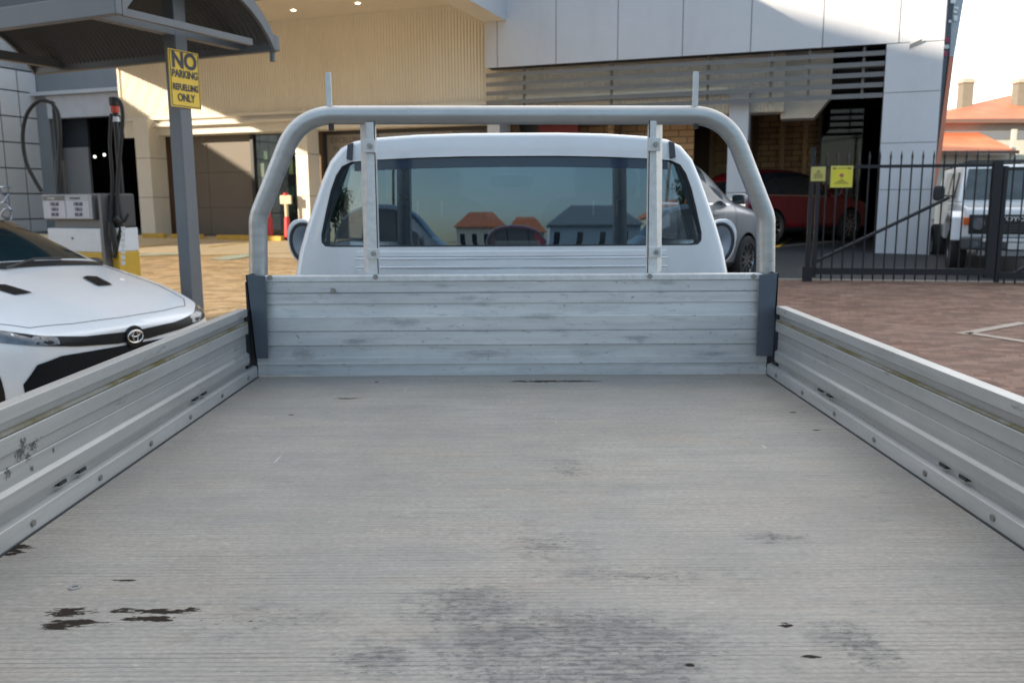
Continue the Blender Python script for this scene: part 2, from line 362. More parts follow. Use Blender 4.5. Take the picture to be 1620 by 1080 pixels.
# ground: one sheet to the horizon
bm = nbm(); ys = [-600, -60] + [11+7*k/6 for k in range(-6, 18)] + [60, 700]; xs = [-700, -60, -20, 20, 60, 700]
ys = sorted(set([round(y, 3) for y in ys]+[11, 18, 25]))
g = [[bm.verts.new((x, y, gz(x, y))) for x in xs] for y in ys]
for j in range(len(ys)-1):
    for i in range(len(xs)-1): bm.faces.new((g[j][i], g[j][i+1], g[j+1][i+1], g[j+1][i]))
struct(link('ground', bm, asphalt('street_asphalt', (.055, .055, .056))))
gate_edge = lambda x: 14.25-(x-4.4)*.13
brick_red = brick_ground('red_brown_brick_paving', (.20, .092, .060), (.29, .17, .12), (.10, .08, .07), 1., rot=R(20))
brick_tan = brick_ground('tan_brick_paving', (.64, .43, .22), (.74, .54, .32), (.48, .37, .25), 1., rot=R(20))
struct(sheet('brick_pavement', 0.5, 22, 3.0, gate_edge, .008, brick_red))
struct(sheet('forecourt_paving', -22, .5, 3.0, lambda x: 17.6-.36*(x+4.5), .008, brick_tan))
struct(sheet('concrete_apron', -22, .5, lambda x: 17.62-.36*(x+4.5), lambda x: 24.4-.36*(x+8.), .010, M('sandy_concrete', (.66, .54, .37), .85, var=.14, bump=.3, dirt=.3)))
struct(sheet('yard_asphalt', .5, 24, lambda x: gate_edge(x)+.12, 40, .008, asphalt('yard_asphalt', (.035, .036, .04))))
struct(sheet('kerb_strip', 3.2, 22, gate_edge, lambda x: gate_edge(x)+.12, .016, M('worn_concrete', (.33, .31, .28), .85, bump=.3)))
ylw = M('yellow_line_paint', (.62, .40, .05), .6, var=.25, dirt=.4)
def groundline(name, p0, p1, w_, mat, dz=.016):
    a = Vector(p0); b_ = Vector(p1); d = (b_-a).normalized(); n = Vector((-d.y, d.x))*w_/2; bm = nbm(); N = 16
    L = [(a.lerp(b_, k/N)+n, a.lerp(b_, k/N)-n) for k in range(N+1)]
    vs = [[bm.verts.new((q.x, q.y, gz(q.x, q.y)+dz)) for q in pr] for pr in L]
    for k in range(N): bm.faces.new((vs[k][0], vs[k][1], vs[k+1][1], vs[k+1][0]))
    return struct(link(name, bm, mat))
def atG(px, py):
    P_ = atZ(px, py, 0.)
    for _ in range(30): P_ = atZ(px, py, gz(P_.x, P_.y))
    return P_
g2 = lambda px, py: atG(px, py).to_2d()
for a, b_ in (((1165, 437), (1203, 409)), ((1228, 392), (1252, 378)), ((330, 392), (420, 380)), ((215, 394), (330, 376)), ((205, 408), (470, 401))):
    groundline('painted_line', g2(*a), g2(*b_), .10, ylw)
for a, b_ in (((345, 412), (398, 404)), ((205, 405), (300, 402))):
    groundline('painted_line', g2(*a), g2(*b_), .5, M('pale_green_paint', (.50, .58, .50), .7, var=.2, dirt=.4), .020)
for a, b_ in (((1520, 530), (1620, 512)), ((1530, 528), (1640, 545))):
    groundline('painted_line', g2(*a), g2(*b_), .13, M('faded_white_paint', (.44, .36, .30), .8, var=.25, dirt=.5))

# ================================================================== THE UTILITY TRUCK
deck_m = deck_material(); alx = headboard_material(); aly = alloy('alloy_side_board', 'y', .40, .45, .45)
aly_left = alloy('alloy_side_board_scuffed', 'y', .40, .45, .45, ((25, 715, .03, .03), (45, 703, .03, .022), (78, 712, .012, .01), (5, 748, .02, .02), (43, 741, .012, .012), (20, 700, .02, .02), (38, 722, .02, .015)))
pipe_m = alloy('alloy_pipe', 'x', .44, .3, .85); upr_m = alloy('pale_alloy_upright', 'y', .60, .3, .25); steel = M('grey_painted_steel', (.085, .10, .125), .5, .2, bump=.1)
bolt_m = M('zinc_bolt', (.30, .29, .27), .4, .8, var=.3, scale=30); dark_hole = M('dark_rubber', (.015, .018, .024), .6)
truck = thing('utility_truck', 'white single-cab utility truck seen from its empty scuffed alloy tray, cab ahead', 'utility truck', (0, DY, 0))
DZ = .9
def T(name, build, mat, parent=None, **kw): return P(name, build, mat, parent or truck, **kw)
tray = T('tray_floor', lambda b: box(b, -.885, .885, .42, 2.93, DZ-.03, DZ), deck_m)
T('tray_frame', lambda b: [box(b, -.93, .93, .40, .42, DZ-.12, DZ-.002), box(b, -.55, -.45, .45, 5.6, .62, .78), box(b, .45, .55, .45, 5.6, .62, .78)] + [box(b, -.9, .9, y, y+.06, .78, .868) for y in (.6, 1.1, 1.6, 2.1, 2.6)], M('black_chassis', (.02, .02, .02), .6))
# headboard: plank profile in (y, z), extruded across
HY = 2.93
def heady(px_y): return atY(811, px_y, HY).z
prof = []
zs = [(593, 0), (583.5, 0), (583, .004), (575, .004), (574.5, -.003), (573.5, -.003), (573, .0), (565, .0), (564, .007), (546, .007), (544.5, -.001), (523.5, -.001), (523, .006), (521.8, .006), (521.5, 0), (500, 0), (499, .002), (480, .005), (479, -.001), (463, -.001), (462.5, .006), (461.5, .006), (461, -.001), (444.5, -.001)]
for py, dy in zs: prof.append((0, HY+dy, heady(py)))
z_top = prof[-1][2]
prof += [(0, HY+.04, z_top), (0, HY+.04, prof[0][2])]
hb = T('headboard', lambda b: extrude(b, prof, (-.852, 0, 0), (.856, 0, 0)), alx)
reg(hb, truck)
lowp = [p for p in prof[:10]]; zl = lowp[-1][2]; lowp = lowp + [(0, HY+.04, zl), (0, HY+.04, prof[0][2])]
for sa_, sb__ in ((-.8865, -.8525), (.8565, .8865)):
    T('lower_plank_end', lambda b: extrude(b, lowp, (sa_, 0, 0), (sb__, 0, 0)), alx, hb)
for sx in (-1, 1): T('corner_filler', lambda b: box(b, min(sx*.862, sx*.918), max(sx*.862, sx*.918), HY+.012, HY+.05, DZ, DZ+.33), dark_hole, hb)
tr0, tr1 = heady(444), heady(435)
T('top_rail', lambda b: box(b, -.855, .858, HY-.006, HY+.05, tr0, tr1), upr_m, hb, bevel=.002)
for px, py in ((427, 439), (594, 438), (1028, 437), (1192, 437), (527, 460)):
    q = atY(px, py, HY-.008); T('bolt', lambda b: cyl(b, q, (0, 1, 0), .0085, .008, 16), bolt_m, hb, smooth=40)
bp = atY(811, 588, HY)
# corner posts
for sx, pts in ((-1, ((388.5, 435), (419.5, 437), (424, 567), (404, 567))), (1, ((1202, 435), (1232, 432), (1222.5, 563), (1196.5, 563)))):
    ps = [atY(x, y, HY-.03) for x, y in pts]
    def bf(b, ps=ps):
        extrude(b, ps, (0, 0, 0), (0, .004, 0)); k = ps[0] if sx < 0 else ps[1]; l = ps[3] if sx < 0 else ps[2]
        extrude(b, [k, l, l+Vector((0, .10, 0)), k+Vector((0, .10, 0))], (0, 0, 0), (-.004*sx, 0, 0))
    T('corner_post', bf, steel)
# hoop
def hoop_pts():
    ctr = [((-.889, 1.20), 0), ((-.878, 1.447), .10), ((-.757, 1.728), .12), ]
    P0 = [Vector((-.889, 0, 1.20)), Vector((-.879, 0, 1.447)), Vector((-.722, 0, 1.792)), Vector((.735, 0, 1.784)), Vector((.884, 0, 1.440)), Vector((.893, 0, 1.20))]
    rad = [0, .13, .19, .19, .13, 0]; out = [P0[0]]
    for i in range(1, 5):
        a, p, c = P0[i-1], P0[i], P0[i+1]; d1 = (a-p).normalized(); d2 = (c-p).normalized(); ang = d1.angle(d2); tl = rad[i]/math.tan(ang/2)
        if tl > .35: tl = .35
        s0 = p+d1*tl; s1 = p+d2*tl
        for k in range(13):
            t = k/12; out.append(s0*(1-t)**2+p*2*t*(1-t)+s1*t*t)
    out.append(P0[5]); return [Vector((q.x, 3.0, q.z)) for q in out]
T('hoop', lambda b: tube(b, hoop_pts(), .0315, 28), pipe_m, smooth=50)
for px, y0, y1 in ((519, 115, 172), (1101, 114, 170)):
    a, c = atY(px, y0, 3.0), atY(px, y1, 3.0)
    T('rack_pin', lambda b: (box(b, a.x-.009, a.x+.009, 2.994, 3.006, 1.80, a.z)), upr_m, bevel=.001)
    T('pin_bolt', lambda b: cyl(b, (a.x+.004, 3.0, 1.752), (0, 0, 1), .010, .024, 6), M('dark_bolt', (.05, .04, .035), .5))
# uprights (window guard posts): an angle section with two bracket plates
for sx, (xa, xb, xc), (ba, bb, bc) in ((-1, (566, 579.5, 592.5), (573, 583, 599)), (1, (1051.5, 1038, 1027), (1050, 1040, 1024))):
    z0 = heady(434); zt = 1.765
    def rowx(xs, py): return [atY(x, py, 2.975).x for x in xs]
    tp = rowx((xa, xb, xc), 198); bt = rowx((ba, bb, bc), 432)
    def bf(b, tp=tp, bt=bt):
        # flange turned toward the cab, then the flat face, then a return lip
        for i, (ya, yb) in enumerate(((3.02, 2.975), (2.975, 2.975))):
            ex = [Vector((bt[i], ya, z0)), Vector((bt[i+1], yb, z0)), Vector((tp[i+1], yb, zt)), Vector((tp[i], ya, zt))]
            extrude(b, ex, (0, 0, 0), (0, .004, 0))
        extrude(b, [Vector((bt[2], 2.975, z0)), Vector((tp[2], 2.975, zt)), Vector((tp[2], 3.01, zt)), Vector((bt[2], 3.01, z0))], (0, 0, 0), (.003*sx, 0, 0))
    up = reg(T('window_guard_post', bf, upr_m), truck)
    for py, hh in ((230, .022), (400, .018)):
        cx = (atY(584 if sx < 0 else 1035, py, 2.97).x, atY(590 if sx < 0 else 1036, py, 2.97).x)[py > 300]; zc = atY(811, py, 2.97).z
        br = reg(T('bracket', lambda b: box(b, cx-.02, cx+.02, 2.963, 2.975, zc-hh, zc+hh), upr_m, up, bevel=.002), truck)
        T('bolt', lambda b: (cyl(b, (cx+.003, 2.958, zc), (0, 1, 0), .009, .012, 6)), bolt_m, up)
# side boards: profile in (x, z) extruded along the tray
mb_ = NB('mossy_grime'); mn = mb_.noise(1., mb_.mapping(scale=(1, 5, 1)), 7, .75)
mb_.set(col=mb_.mix(mb_.ramp(mn, [(.42, 0), (.58, 1)]), (.24, .235, .21), (.13, .11, .035)), rough=.9); moss_m = mb_.m
SP = [(.002, 0), (.002, .052), (-.010, .057), (-.013, .066), (-.013, .092), (-.004, .098), (-.004, .132), (-.002, .134), (-.004, .136), (-.004, .158), (-.014, .163), (-.014, .194), (-.002, .198), (-.002, .218), (-.014, .221), (-.014, .247), (.018, .247), (.018, 0)]
for sx in (-1, 1):
    X0 = .905
    pf = [(sx*(X0+a), 0, DZ+z) for a, z in SP]
    sb = reg(T('side_board', lambda b: extrude(b, pf, (0, .46, 0), (0, 2.862, 0)), (aly_left if sx < 0 else aly), bevel=.0015, seg=2), truck)
    T('moss_line', lambda b: box(b, min(sx*(X0-.0135), sx*(X0-.003)), max(sx*(X0-.0135), sx*(X0-.003)), .47, 2.86, DZ+.1975, DZ+(.2035 if sx < 0 else .2010)), moss_m, sb)
    T('end_seal', lambda b: box(b, min(sx*.9, sx*.925), max(sx*.9, sx*.925), 2.864, 2.915, DZ+.02, DZ+.235), dark_hole, sb)
    ed = reg(T('edge_trim', lambda b: extrude(b, [(sx*(.887), 0, DZ-.0), (sx*.887, 0, DZ+.037), (sx*.900, 0, DZ+.040), (sx*.915, 0, DZ+.040), (sx*.915, 0, DZ)], (0, .43, 0), (0, 2.925, 0)), alloy('alloy_trim', 'y', .46, .3, .4), bevel=.001), truck)
    T('trim_gap', lambda b: box(b, min(sx*.8815, sx*.8868), max(sx*.8815, sx*.8868), .43, 2.925, DZ+.0003, DZ+.002), dark_hole, ed)
    for k in range(9):
        y = .72+k*.262
        T('bolt', lambda b: (cyl(b, (sx*.8855, y, DZ+.019), (1, 0, 0), .0065, .004, 16)), bolt_m, ed, smooth=40)
    for k, y in enumerate((.9, 1.0, 1.62, 1.70, 2.35, 2.42)):
        T('latch_slot', lambda b: box(b, min(sx*(X0-.012), sx*(X0-.0005)), max(sx*(X0-.012), sx*(X0-.0005)), y, y+.028, DZ+.050, DZ+.0565), dark_hole, sb)
# ---- cab
CY = 3.30
HW = [(0, 1.756), (.18, 1.756), (.36, 1.752), (.52, 1.742), (.60, 1.730), (.655, 1.705), (.70, 1.655), (.735, 1.58), (.770, 1.49), (.804, 1.40), (.834, 1.31), (.858, 1.20), (.866, 1.10), (.866, .90), (.83, .62), (.5, .58), (0, .58)]
def loop(hw): return [Vector((x, 0, z)) for x, z in hw] + [Vector((-x, 0, z)) for x, z in hw[-2:0:-1]]
OUT = loop(HW)
wh = [(0, 1.668), (.18, 1.668), (.36, 1.664), (.53, 1.657), (.612, 1.650), (.648, 1.634), (.672, 1.600), (.694, 1.545), (.712, 1.48), (.727, 1.42), (.738, 1.375), (.738, 1.345), (.725, 1.330), (.70, 1.327), (.56, 1.327), (.3, 1.327), (0, 1.327)]
WIN = loop(wh)
lean = lambda z: .022*max(0, z-1.15) if z > 1.15 else 0
bulge = lambda x: .05*(x/.85)**2
def at_rear(p, dy=0.): return Vector((p.x, CY+dy+lean(p.z)+bulge(p.x), p.z))
def ring(sc_, dy, dyfun=None):
    out = []
    for p in OUT:
        c = Vector((0, 0, 1.2)); q = c+(p-c)*sc_; q2 = Vector((q.x, 0, q.z)); out.append(Vector((q2.x, CY+dy+(dyfun(q2) if dyfun else 0), q2.z)))
    return out
def cab_rings(s=1.):
    rr = lambda q: lean(q.z)+bulge(q.x)
    r0 = ring(.968*s, 0, rr); r1 = ring(.985*s, .006, rr); r2 = ring(1.*s, .035, rr); r3 = ring(1.006*s, .28, lambda q: lean(q.z)*.6)
    r4 = ring(1.008*s, .95, lambda q: .0+1.15*max(0, 1.74-q.z)*(1 if q.z > 1.12 else 0)*.0)
    fr = lambda q: (1.74-max(q.z, 1.12))*1.25
    r5 = ring(.97*s, 1.0, fr)
    return [r0, r1, r2, r3, r4, r5]
NL = len(OUT)
def half(i): return min(i, NL-i)
def cab_body(b, s=1., hole=WIN, dyin=0.):
    RR = [[p+Vector((0, dyin*1.2, 0)) for p in r_] for r_ in cab_rings(s)]
    V_ = [[b.verts.new(p) for p in r] for r in RR]
    for k in range(5):
        for i in range(NL):
            j = (i+1) % NL; lo = min(half(i), half(j))
            if k in (3, 4) and 5 <= lo <= 9: continue          # door window openings
            b.faces.new((V_[k][i], V_[k][j], V_[k+1][j], V_[k+1][i]))
    W0 = [b.verts.new(at_rear(p, dyin)) for p in hole]
    for i in range(NL):
        j = (i+1) % NL; b.faces.new((W0[i], W0[j], V_[0][j], V_[0][i]))
    # window reveal
    W1 = [b.verts.new(at_rear(p, dyin+.02)) for p in hole]
    for i in range(NL):
        j = (i+1) % NL; b.faces.new((W0[i], W1[i], W1[j], W0[j]))
    # firewall below the windscreen
    low = [i for i in range(NL) if OUT[i].z <= 1.21]
    f5 = V_[5]; b.faces.new([f5[i] for i in low])
cab = reg(T('cab_shell', lambda b: cab_body(b), white_paint, smooth=45), truck)
liner = M('dark_cabin_trim', (.035, .036, .04), .8)
T('cabin_trim', lambda b: cab_body(b, .955, [Vector((p.x*.995, 0, p.z)) for p in WIN], .03), liner, cab)
gl_m = glass('rear_window_glass', (.30, .36, .43), .012, 1.60, .11, (.56, .80, 1.))
def win_face(b):
    # glazing built as a fan of strips so that it follows the curve of the cab
    n = 17
    for i in range(n-1):
        a, c = WIN[i], WIN[i+1]; a2, c2 = WIN[(NL-i) % NL], WIN[(NL-i-1) % NL]
        pts = [at_rear(a, .012), at_rear(c, .012), at_rear(c2, .012), at_rear(a2, .012)]
        xs_ = 12; 
        row = lambda p, q: [at_rear(Vector((p.x+(q.x-p.x)*k/xs_, 0, p.z)), .012) for k in range(xs_+1)]
        r1, r2 = row(a, a2), row(c, c2)
        if abs(a.z-c.z) < 1e-4 and abs(a.x-c.x) > .1: continue
        for k in range(xs_):
            try: quad(b, [r1[k], r1[k+1], r2[k+1], r2[k]])
            except Exception: pass
    bmesh.ops.remove_doubles(b, verts=b.verts[:], dist=1e-4)
    bmesh.ops.dissolve_degenerate(b, edges=b.edges[:], dist=1e-4)
rw = reg(T('rear_window', win_face, gl_m, smooth=30), truck)
def seal(b):
    n = NL
    A = [at_rear(p, .004) for p in WIN]; c = Vector((0, 0, 1.5))
    B = [at_rear(c+(p-c)*Vector((0, 0, 0)).length if False else Vector((p.x*.985, 0, 1.4975+(p.z-1.4975)*.965)), .009) for p in WIN]
    va = [b.verts.new(p) for p in A]; vb = [b.verts.new(p) for p in B]
    for i in range(n): b.faces.new((va[i], va[(i+1) % n], vb[(i+1) % n], vb[i]))
T('window_seal', seal, dark_hole, rw)
def refl_band(b):  # dark reflection of the hoop bar, painted as a navy strip on the glass
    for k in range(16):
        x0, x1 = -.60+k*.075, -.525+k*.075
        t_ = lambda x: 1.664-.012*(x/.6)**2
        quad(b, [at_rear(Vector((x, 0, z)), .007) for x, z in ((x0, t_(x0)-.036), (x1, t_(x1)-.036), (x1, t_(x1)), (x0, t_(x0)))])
T('hoop_reflection_band', refl_band, M('navy_painted_reflection', (.022, .045, .085), .12, spec=.4), rw)
for px0, px1 in ((598, 612), (1011, 1026)):  # two dark uprights just behind the rear glass
    xa = atY(px0, 320, 3.37).x; xb = atY(px1, 320, 3.37).x
    T('dark_window_bar', lambda b: extrude(b, [at_rear(Vector((x, 0, z)), .016) for x, z in ((xa, 1.33), (xb, 1.33), (xb, 1.665), (xa, 1.665))], (0, 0, 0), (0, .02, 0)), dark_hole, rw)
# pressed beads under the window and roof gutter covers
for z in (1.283, 1.250):
    T('pressed_bead', lambda b: extrude(b, [(0, CY-.001+lean(z)+.0, z-.004), (0, CY-.006+lean(z), z), (0, CY-.001+lean(z), z+.004)], (-.60, 0, 0), (.60, 0, 0)), white_paint, cab)
def bead_bar(b, z, hh, x1, d=.004):
    N = 24; pf = []
    for k in range(N):
        xa = -x1+2*x1*k/N; xb = -x1+2*x1*(k+1)/N
        quad(b, [at_rear(Vector((xa, 0, z-hh)), -d), at_rear(Vector((xb, 0, z-hh)), -d), at_rear(Vector((xb, 0, z+hh)), -d), at_rear(Vector((xa, 0, z+hh)), -d)])
        quad(b, [at_rear(Vector((xa, 0, z-hh-.004)), .003), at_rear(Vector((xb, 0, z-hh-.004)), .003), at_rear(Vector((xb, 0, z-hh)), -d), at_rear(Vector((xa, 0, z-hh)), -d)])
        quad(b, [at_rear(Vector((xa, 0, z+hh)), -d), at_rear(Vector((xb, 0, z+hh)), -d), at_rear(Vector((xb, 0, z+hh+.004)), .003), at_rear(Vector((xa, 0, z+hh+.004)), .003)])
for z, hh in ((1.300, .009), (1.265, .012), (1.225, .014)):
    T('pressed_rib', lambda b: bead_bar(b, z, hh, .60), white_paint, cab, smooth=20)
for sx in (-1, 1):
    def gut(b):
        pts = [(.600*sx, 1.722), (.622*sx, 1.715), (.628*sx, 1.66), (.605*sx, 1.655)]
        extrude(b, [at_rear(Vector((x, 0, z)), -.010) for x, z in pts], (0, 0, 0), (0, .03, 0))
    T('roof_seam_cover', gut, M('grey_seal', (.06, .065, .08), .5), cab, bevel=.003)
    # door glass
    def dg(b):
        RR = cab_rings(.997)
        for k in (3, 4):
            for i in range(5, 10):
                idx = [(i), (i+1)]
                if sx < 0: idx = [NL-i, NL-i-1]
                quad(b, [RR[k][idx[0]], RR[k][idx[1]], RR[k+1][idx[1]], RR[k+1][idx[0]]])
    T('door_glass', dg, glass('clear_side_glass', (.75, .82, .82)), cab, smooth=60)
    # B pillar covers
    T('pillar_trim', lambda b: extrude(b, [(sx*.70, 3.60, 1.64), (sx*.785, 3.60, 1.30), (sx*.785, 3.66, 1.30), (sx*.70, 3.66, 1.64)], (0, 0, 0), (-sx*.03, 0, 0)), black_plastic, cab)
    # mirror
    mp = atY(487 if sx < 0 else 1133, 385, 4.25)
    def shell(b):
        bmesh.ops.create_icosphere(b, subdivisions=4, radius=1)
        for v in b.verts:
            p = v.co; k = .86
            p.x = math.copysign(abs(p.x)**k, p.x)*.080; p.z = math.copysign(abs(p.z)**k, p.z)*.112; p.y = (max(p.y, -.25))*.09
            p += Vector((mp.x+sx*.014+p.z*sx*.12, mp.y, mp.z+.008))
    ms = reg(T('mirror_shell', shell, white_paint, smooth=50), truck)
    T('mirror_rim', lambda b: [tube(b, [Vector((mp.x+sx*.005+math.sin(a)*.070+math.cos(a)*.096*sx*.12, mp.y-.026, mp.z+math.cos(a)*.096)) for a in [2*math.pi*k/32 for k in range(33)]], .009, 8, False)], black_plastic, ms, smooth=60)
    def mg(b):
        c = b.verts.new((mp.x+sx*.005, mp.y-.024, mp.z)); vs = [b.verts.new((mp.x+sx*.005+math.sin(a)*.069+math.cos(a)*.094*sx*.12, mp.y-.026, mp.z+math.cos(a)*.094)) for a in [2*math.pi*k/32 for k in range(32)]]
        for k in range(32): b.faces.new((c, vs[k], vs[(k+1) % 32]))
    T('mirror_glass', mg, M('mirror_face', (.42, .55, .72), .12, 1., var=.0), ms)
    T('mirror_arm', lambda b: tube(b, [(mp.x, mp.y+.03, mp.z-.06), (sx*.80, mp.y+.10, mp.z-.09)], .02, 8), black_plastic, ms)
ws = T('windscreen', lambda b: b.faces.new([b.verts.new(p) for i, p in enumerate(cab_rings(.985)[5]) if OUT[i].z > 1.2]), glass('windscreen_glass', (.8, .88, .86)), cab)
# interior
seat_m = M('grey_seat_cloth', (.10, .105, .115), .9, bump=.3, bscale=120)
def rounded(b, cx, cy, cz, hx, hy, hz, k=.35, rx=0.):
    bmesh.ops.create_icosphere(b, subdivisions=4, radius=1)
    for v in b.verts[-len([0]):]: pass
def rblock(cx, cy, cz, hx, hy, hz, k=.4, tilt=0.):
    def f(b):
        bmesh.ops.create_icosphere(b, subdivisions=4, radius=1)
        Rm = Matrix.Rotation(tilt, 4, 'X')
        for v in b.verts:
            p = v.co; q = Vector((math.copysign(abs(p.x)**k, p.x)*hx, math.copysign(abs(p.y)**k, p.y)*hy, math.copysign(abs(p.z)**k, p.z)*hz))
            v.co = Rm @ q + Vector((cx, cy, cz))
    return f
for cx, hx in ((-.36, .27), (.37, .25)):
    st = reg(T('seat', rblock(cx, 3.62, 1.22, hx, .07, .30, .38, R(-14)), seat_m, smooth=60), truck)
    T('headrest', rblock(cx+.02, 3.60, 1.575, .13, .05, .075, .5, R(-8)), seat_m, st, smooth=60)
    T('headrest_post', lambda b: [tube(b, [(cx+.02+d, 3.60, 1.44), (cx+.02+d, 3.60, 1.54)], .006, 8) for d in (-.05, .05)], chrome('chromed_metal'), st)
T('dashboard', rblock(0, 4.55, 1.19, .78, .22, .10, .5), liner)
def swheel(b):
    c = Vector((.37, 4.20, 1.24)); Rm = Matrix.Rotation(R(65), 3, 'X'); tube(b, [c+Rm @ Vector((math.cos(a)*.185, math.sin(a)*.185, 0)) for a in [2*math.pi*k/40 for k in range(41)]], .014, 10, False)
    for a in (R(0), R(180), R(270)): tube(b, [c, c+Rm @ Vector((math.cos(a)*.18, math.sin(a)*.18, 0))], .012, 8)
T('steering_wheel', swheel, black_plastic, smooth=60)
T('interior_mirror', rblock(.0, 4.35, 1.60, .11, .02, .032, .5), black_plastic)
for px, yt, m_ in ((679, 358, black_plastic), (778, 345, M('orange_red_plastic', (.45, .06, .02), .5))):
    q = atY(px, yt, 3.52); T('stored_tool', lambda b: tube(b, [(q.x, 3.52, 1.24), (q.x, 3.52, q.z-.02), (q.x, 3.52, q.z)], [.016, .011, .004], 10), m_, smooth=60)
# bonnet, wheels (hidden behind the cab from here)
def bonnet(b):
    secs = [(5.0, .80, 1.16), (5.5, .80, 1.08), (5.9, .74, .98), (5.98, .66, .90)]; rs = []
    for y, w_, z in secs: rs.append([b.verts.new(p) for p in ((-w_, y, .5), (-w_, y, z-.14), (-w_*.85, y, z), (0, y, z+.03), (w_*.85, y, z), (w_, y, z-.14), (w_, y, .5))])
    for A, B in zip(rs, rs[1:]):
        for i in range(6): b.faces.new((A[i], A[i+1], B[i+1], B[i]))
    b.faces.new(rs[-1])
T('bonnet', bonnet, white_paint, smooth=40)
def wheel_parts(parent, c, axis, r=.33, wd=.22, rim_r=None, spokes=10, rim_m=None, name='wheel'):
    """a wheel = tyre mesh (part) with the rim as its sub-part"""
    a = Vector(axis).normalized(); rim_r = rim_r or r*.68; c = Vector(c)
    up = Vector((0, 0, 1)); sd = a.cross(up).normalized()
    def ringpts(rr, off, n=40): return [c+a*off+(up*math.cos(t)+sd*math.sin(t))*rr for t in [2*math.pi*k/n for k in range(n)]]
    def tyre(b):
        prof = [(rim_r, -wd/2), (r*.93, -wd/2), (r, -wd*.36), (r, wd*.36), (r*.93, wd/2), (rim_r*1.02, wd/2), (rim_r, wd*.40)]
        rings = [[b.verts.new(p) for p in ringpts(rr, o)] for rr, o in prof]
        for A, B in zip(rings, rings[1:]+[rings[0]]):
            for k in range(40): b.faces.new((A[k], A[(k+1) % 40], B[(k+1) % 40], B[k]))
    t = reg(P(name, tyre, rubber, parent, smooth=40), parent)
    def rim(b):
        prof = [(rim_r, wd*.42), (rim_r*.93, wd*.42), (rim_r*.90, wd*.25), (rim_r*.90, -wd*.2)]
        rings = [[b.verts.new(p) for p in ringpts(rr, o)] for rr, o in prof]
        for A, B in zip(rings, rings[1:]):
            for k in range(40): b.faces.new((A[k], A[(k+1) % 40], B[(k+1) % 40], B[k]))
        cyl(b, c+a*wd*.30, a, rim_r*.20, wd*.12, 16)
        for k in range(spokes):
            t_ = 2*math.pi*k/spokes; d = up*math.cos(t_)+sd*math.sin(t_); n = a.cross(d)
            p0 = c+a*wd*.36; w1, w2 = rim_r*.09, rim_r*.055
            extrude(b, [p0+n*w1, p0-n*w1, p0+d*rim_r*.93-n*w2, p0+d*rim_r*.93+n*w2], (0, 0, 0), -a*wd*.08)
    P('rim', rim, rim_m or chrome('alloy_rim', (.55, .56, .58), .25), t, smooth=40)
    P('brake_disc', lambda b: cyl(b, c-a*wd*.1, a, rim_r*.88, wd*.1, 32), M('dark_wheel_well', (.008, .008, .009), .9), t)
    return t
for sx in (-1, 1):
    for y in (1.75, 5.15): wheel_parts(truck, (sx*.78, y, .36), (sx, 0, 0), .36, .24)
# washer and debris lying on the floor
q = atZ(119, 929, .9)
def washer(b):
    pr = [(.0095, 0), (.0095, .002), (.0045, .002), (.0045, 0)]; rr = [[b.verts.new((q.x+math.cos(t)*r_, q.y+math.sin(t)*r_, DZ+.0005+z)) for t in [2*math.pi*k/24 for k in range(24)]] for r_, z in pr]
    for A, B in zip(rr, rr[1:]+[rr[0]]):
        for k in range(24): b.faces.new((A[k], A[(k+1) % 24], B[(k+1) % 24], B[k]))
tag(link('washer', (lambda b: (washer(b), b)[1])(nbm()), chrome('chromed_metal')), 'small shiny metal washer lying on the tray floor near the peeled patches', 'washer')

# ================================================================== THE SHOWROOM
def B(name, build, mat, parent, **kw): return P(name, build, mat, parent, world=False, **kw)
show = thing('showroom_building', 'car showroom with white panel fascia, louvres and long cream corrugated wall', 'building', (FO.x, FO.y, 0), -PH)
white_panel = M('white_composite_panel', (.60, .61, .65), .42, var=.06, scale=.6, dirt=.14)
cream = M('cream_corrugated_metal', (.84, .785, .68), .55, var=.05, scale=.8, dirt=.12)
cream_r = M('cream_render', (.80, .75, .66), .7, var=.06, scale=1., dirt=.12, bump=.15, bscale=40)
gap_m = M('dark_joint', (.05, .05, .055), .8)
ZT = 8.2
joints = [-8.87, -8.55]+[-8.55+1.44*k for k in range(1, 6)]+[.10, .93]
fas = B('fascia_backing', lambda b: box(b, -8.86, .92, .02, .5, 4.615, ZT), gap_m, show)
for a, c in zip(joints, joints[1:]):
    B('fascia_panel', lambda b: box(b, a+.008, c-.008, 0, .02, 4.60, ZT), white_panel, show)
B('fascia_end_panel', lambda b: box(b, .92, .935, .02, 7, 4.6, ZT), white_panel, show)
B('column_backing', lambda b: box(b, -.10, .91, .025, .9, .2, 4.6), gap_m, show)
zj = [.2, FP(1430, 300)[1], FP(1430, 226)[1], FP(1430, 146)[1], 4.592]
for a, c in zip(zj, zj[1:]):
    B('column_panel', lambda b: box(b, -.12, .93, .004, .024, a+.006, c-.006), white_panel, show)
B('column_side_panel', lambda b: (box(b, .912, .93, .026, .9, .2, 4.59)), white_panel, show)
q = FP(1447, 72)
fl = B('floodlight', lambda b: extrude(b, [(q[0]-.10, -.02, q[1]-.07), (q[0]+.12, -.02, q[1]+.02), (q[0]+.12, -.14, q[1]+.09), (q[0]-.10, -.14, q[1]+.0)], (0, 0, 0), (0, .0, .04)), M('white_lamp_housing', (.75, .74, .70), .4), show)
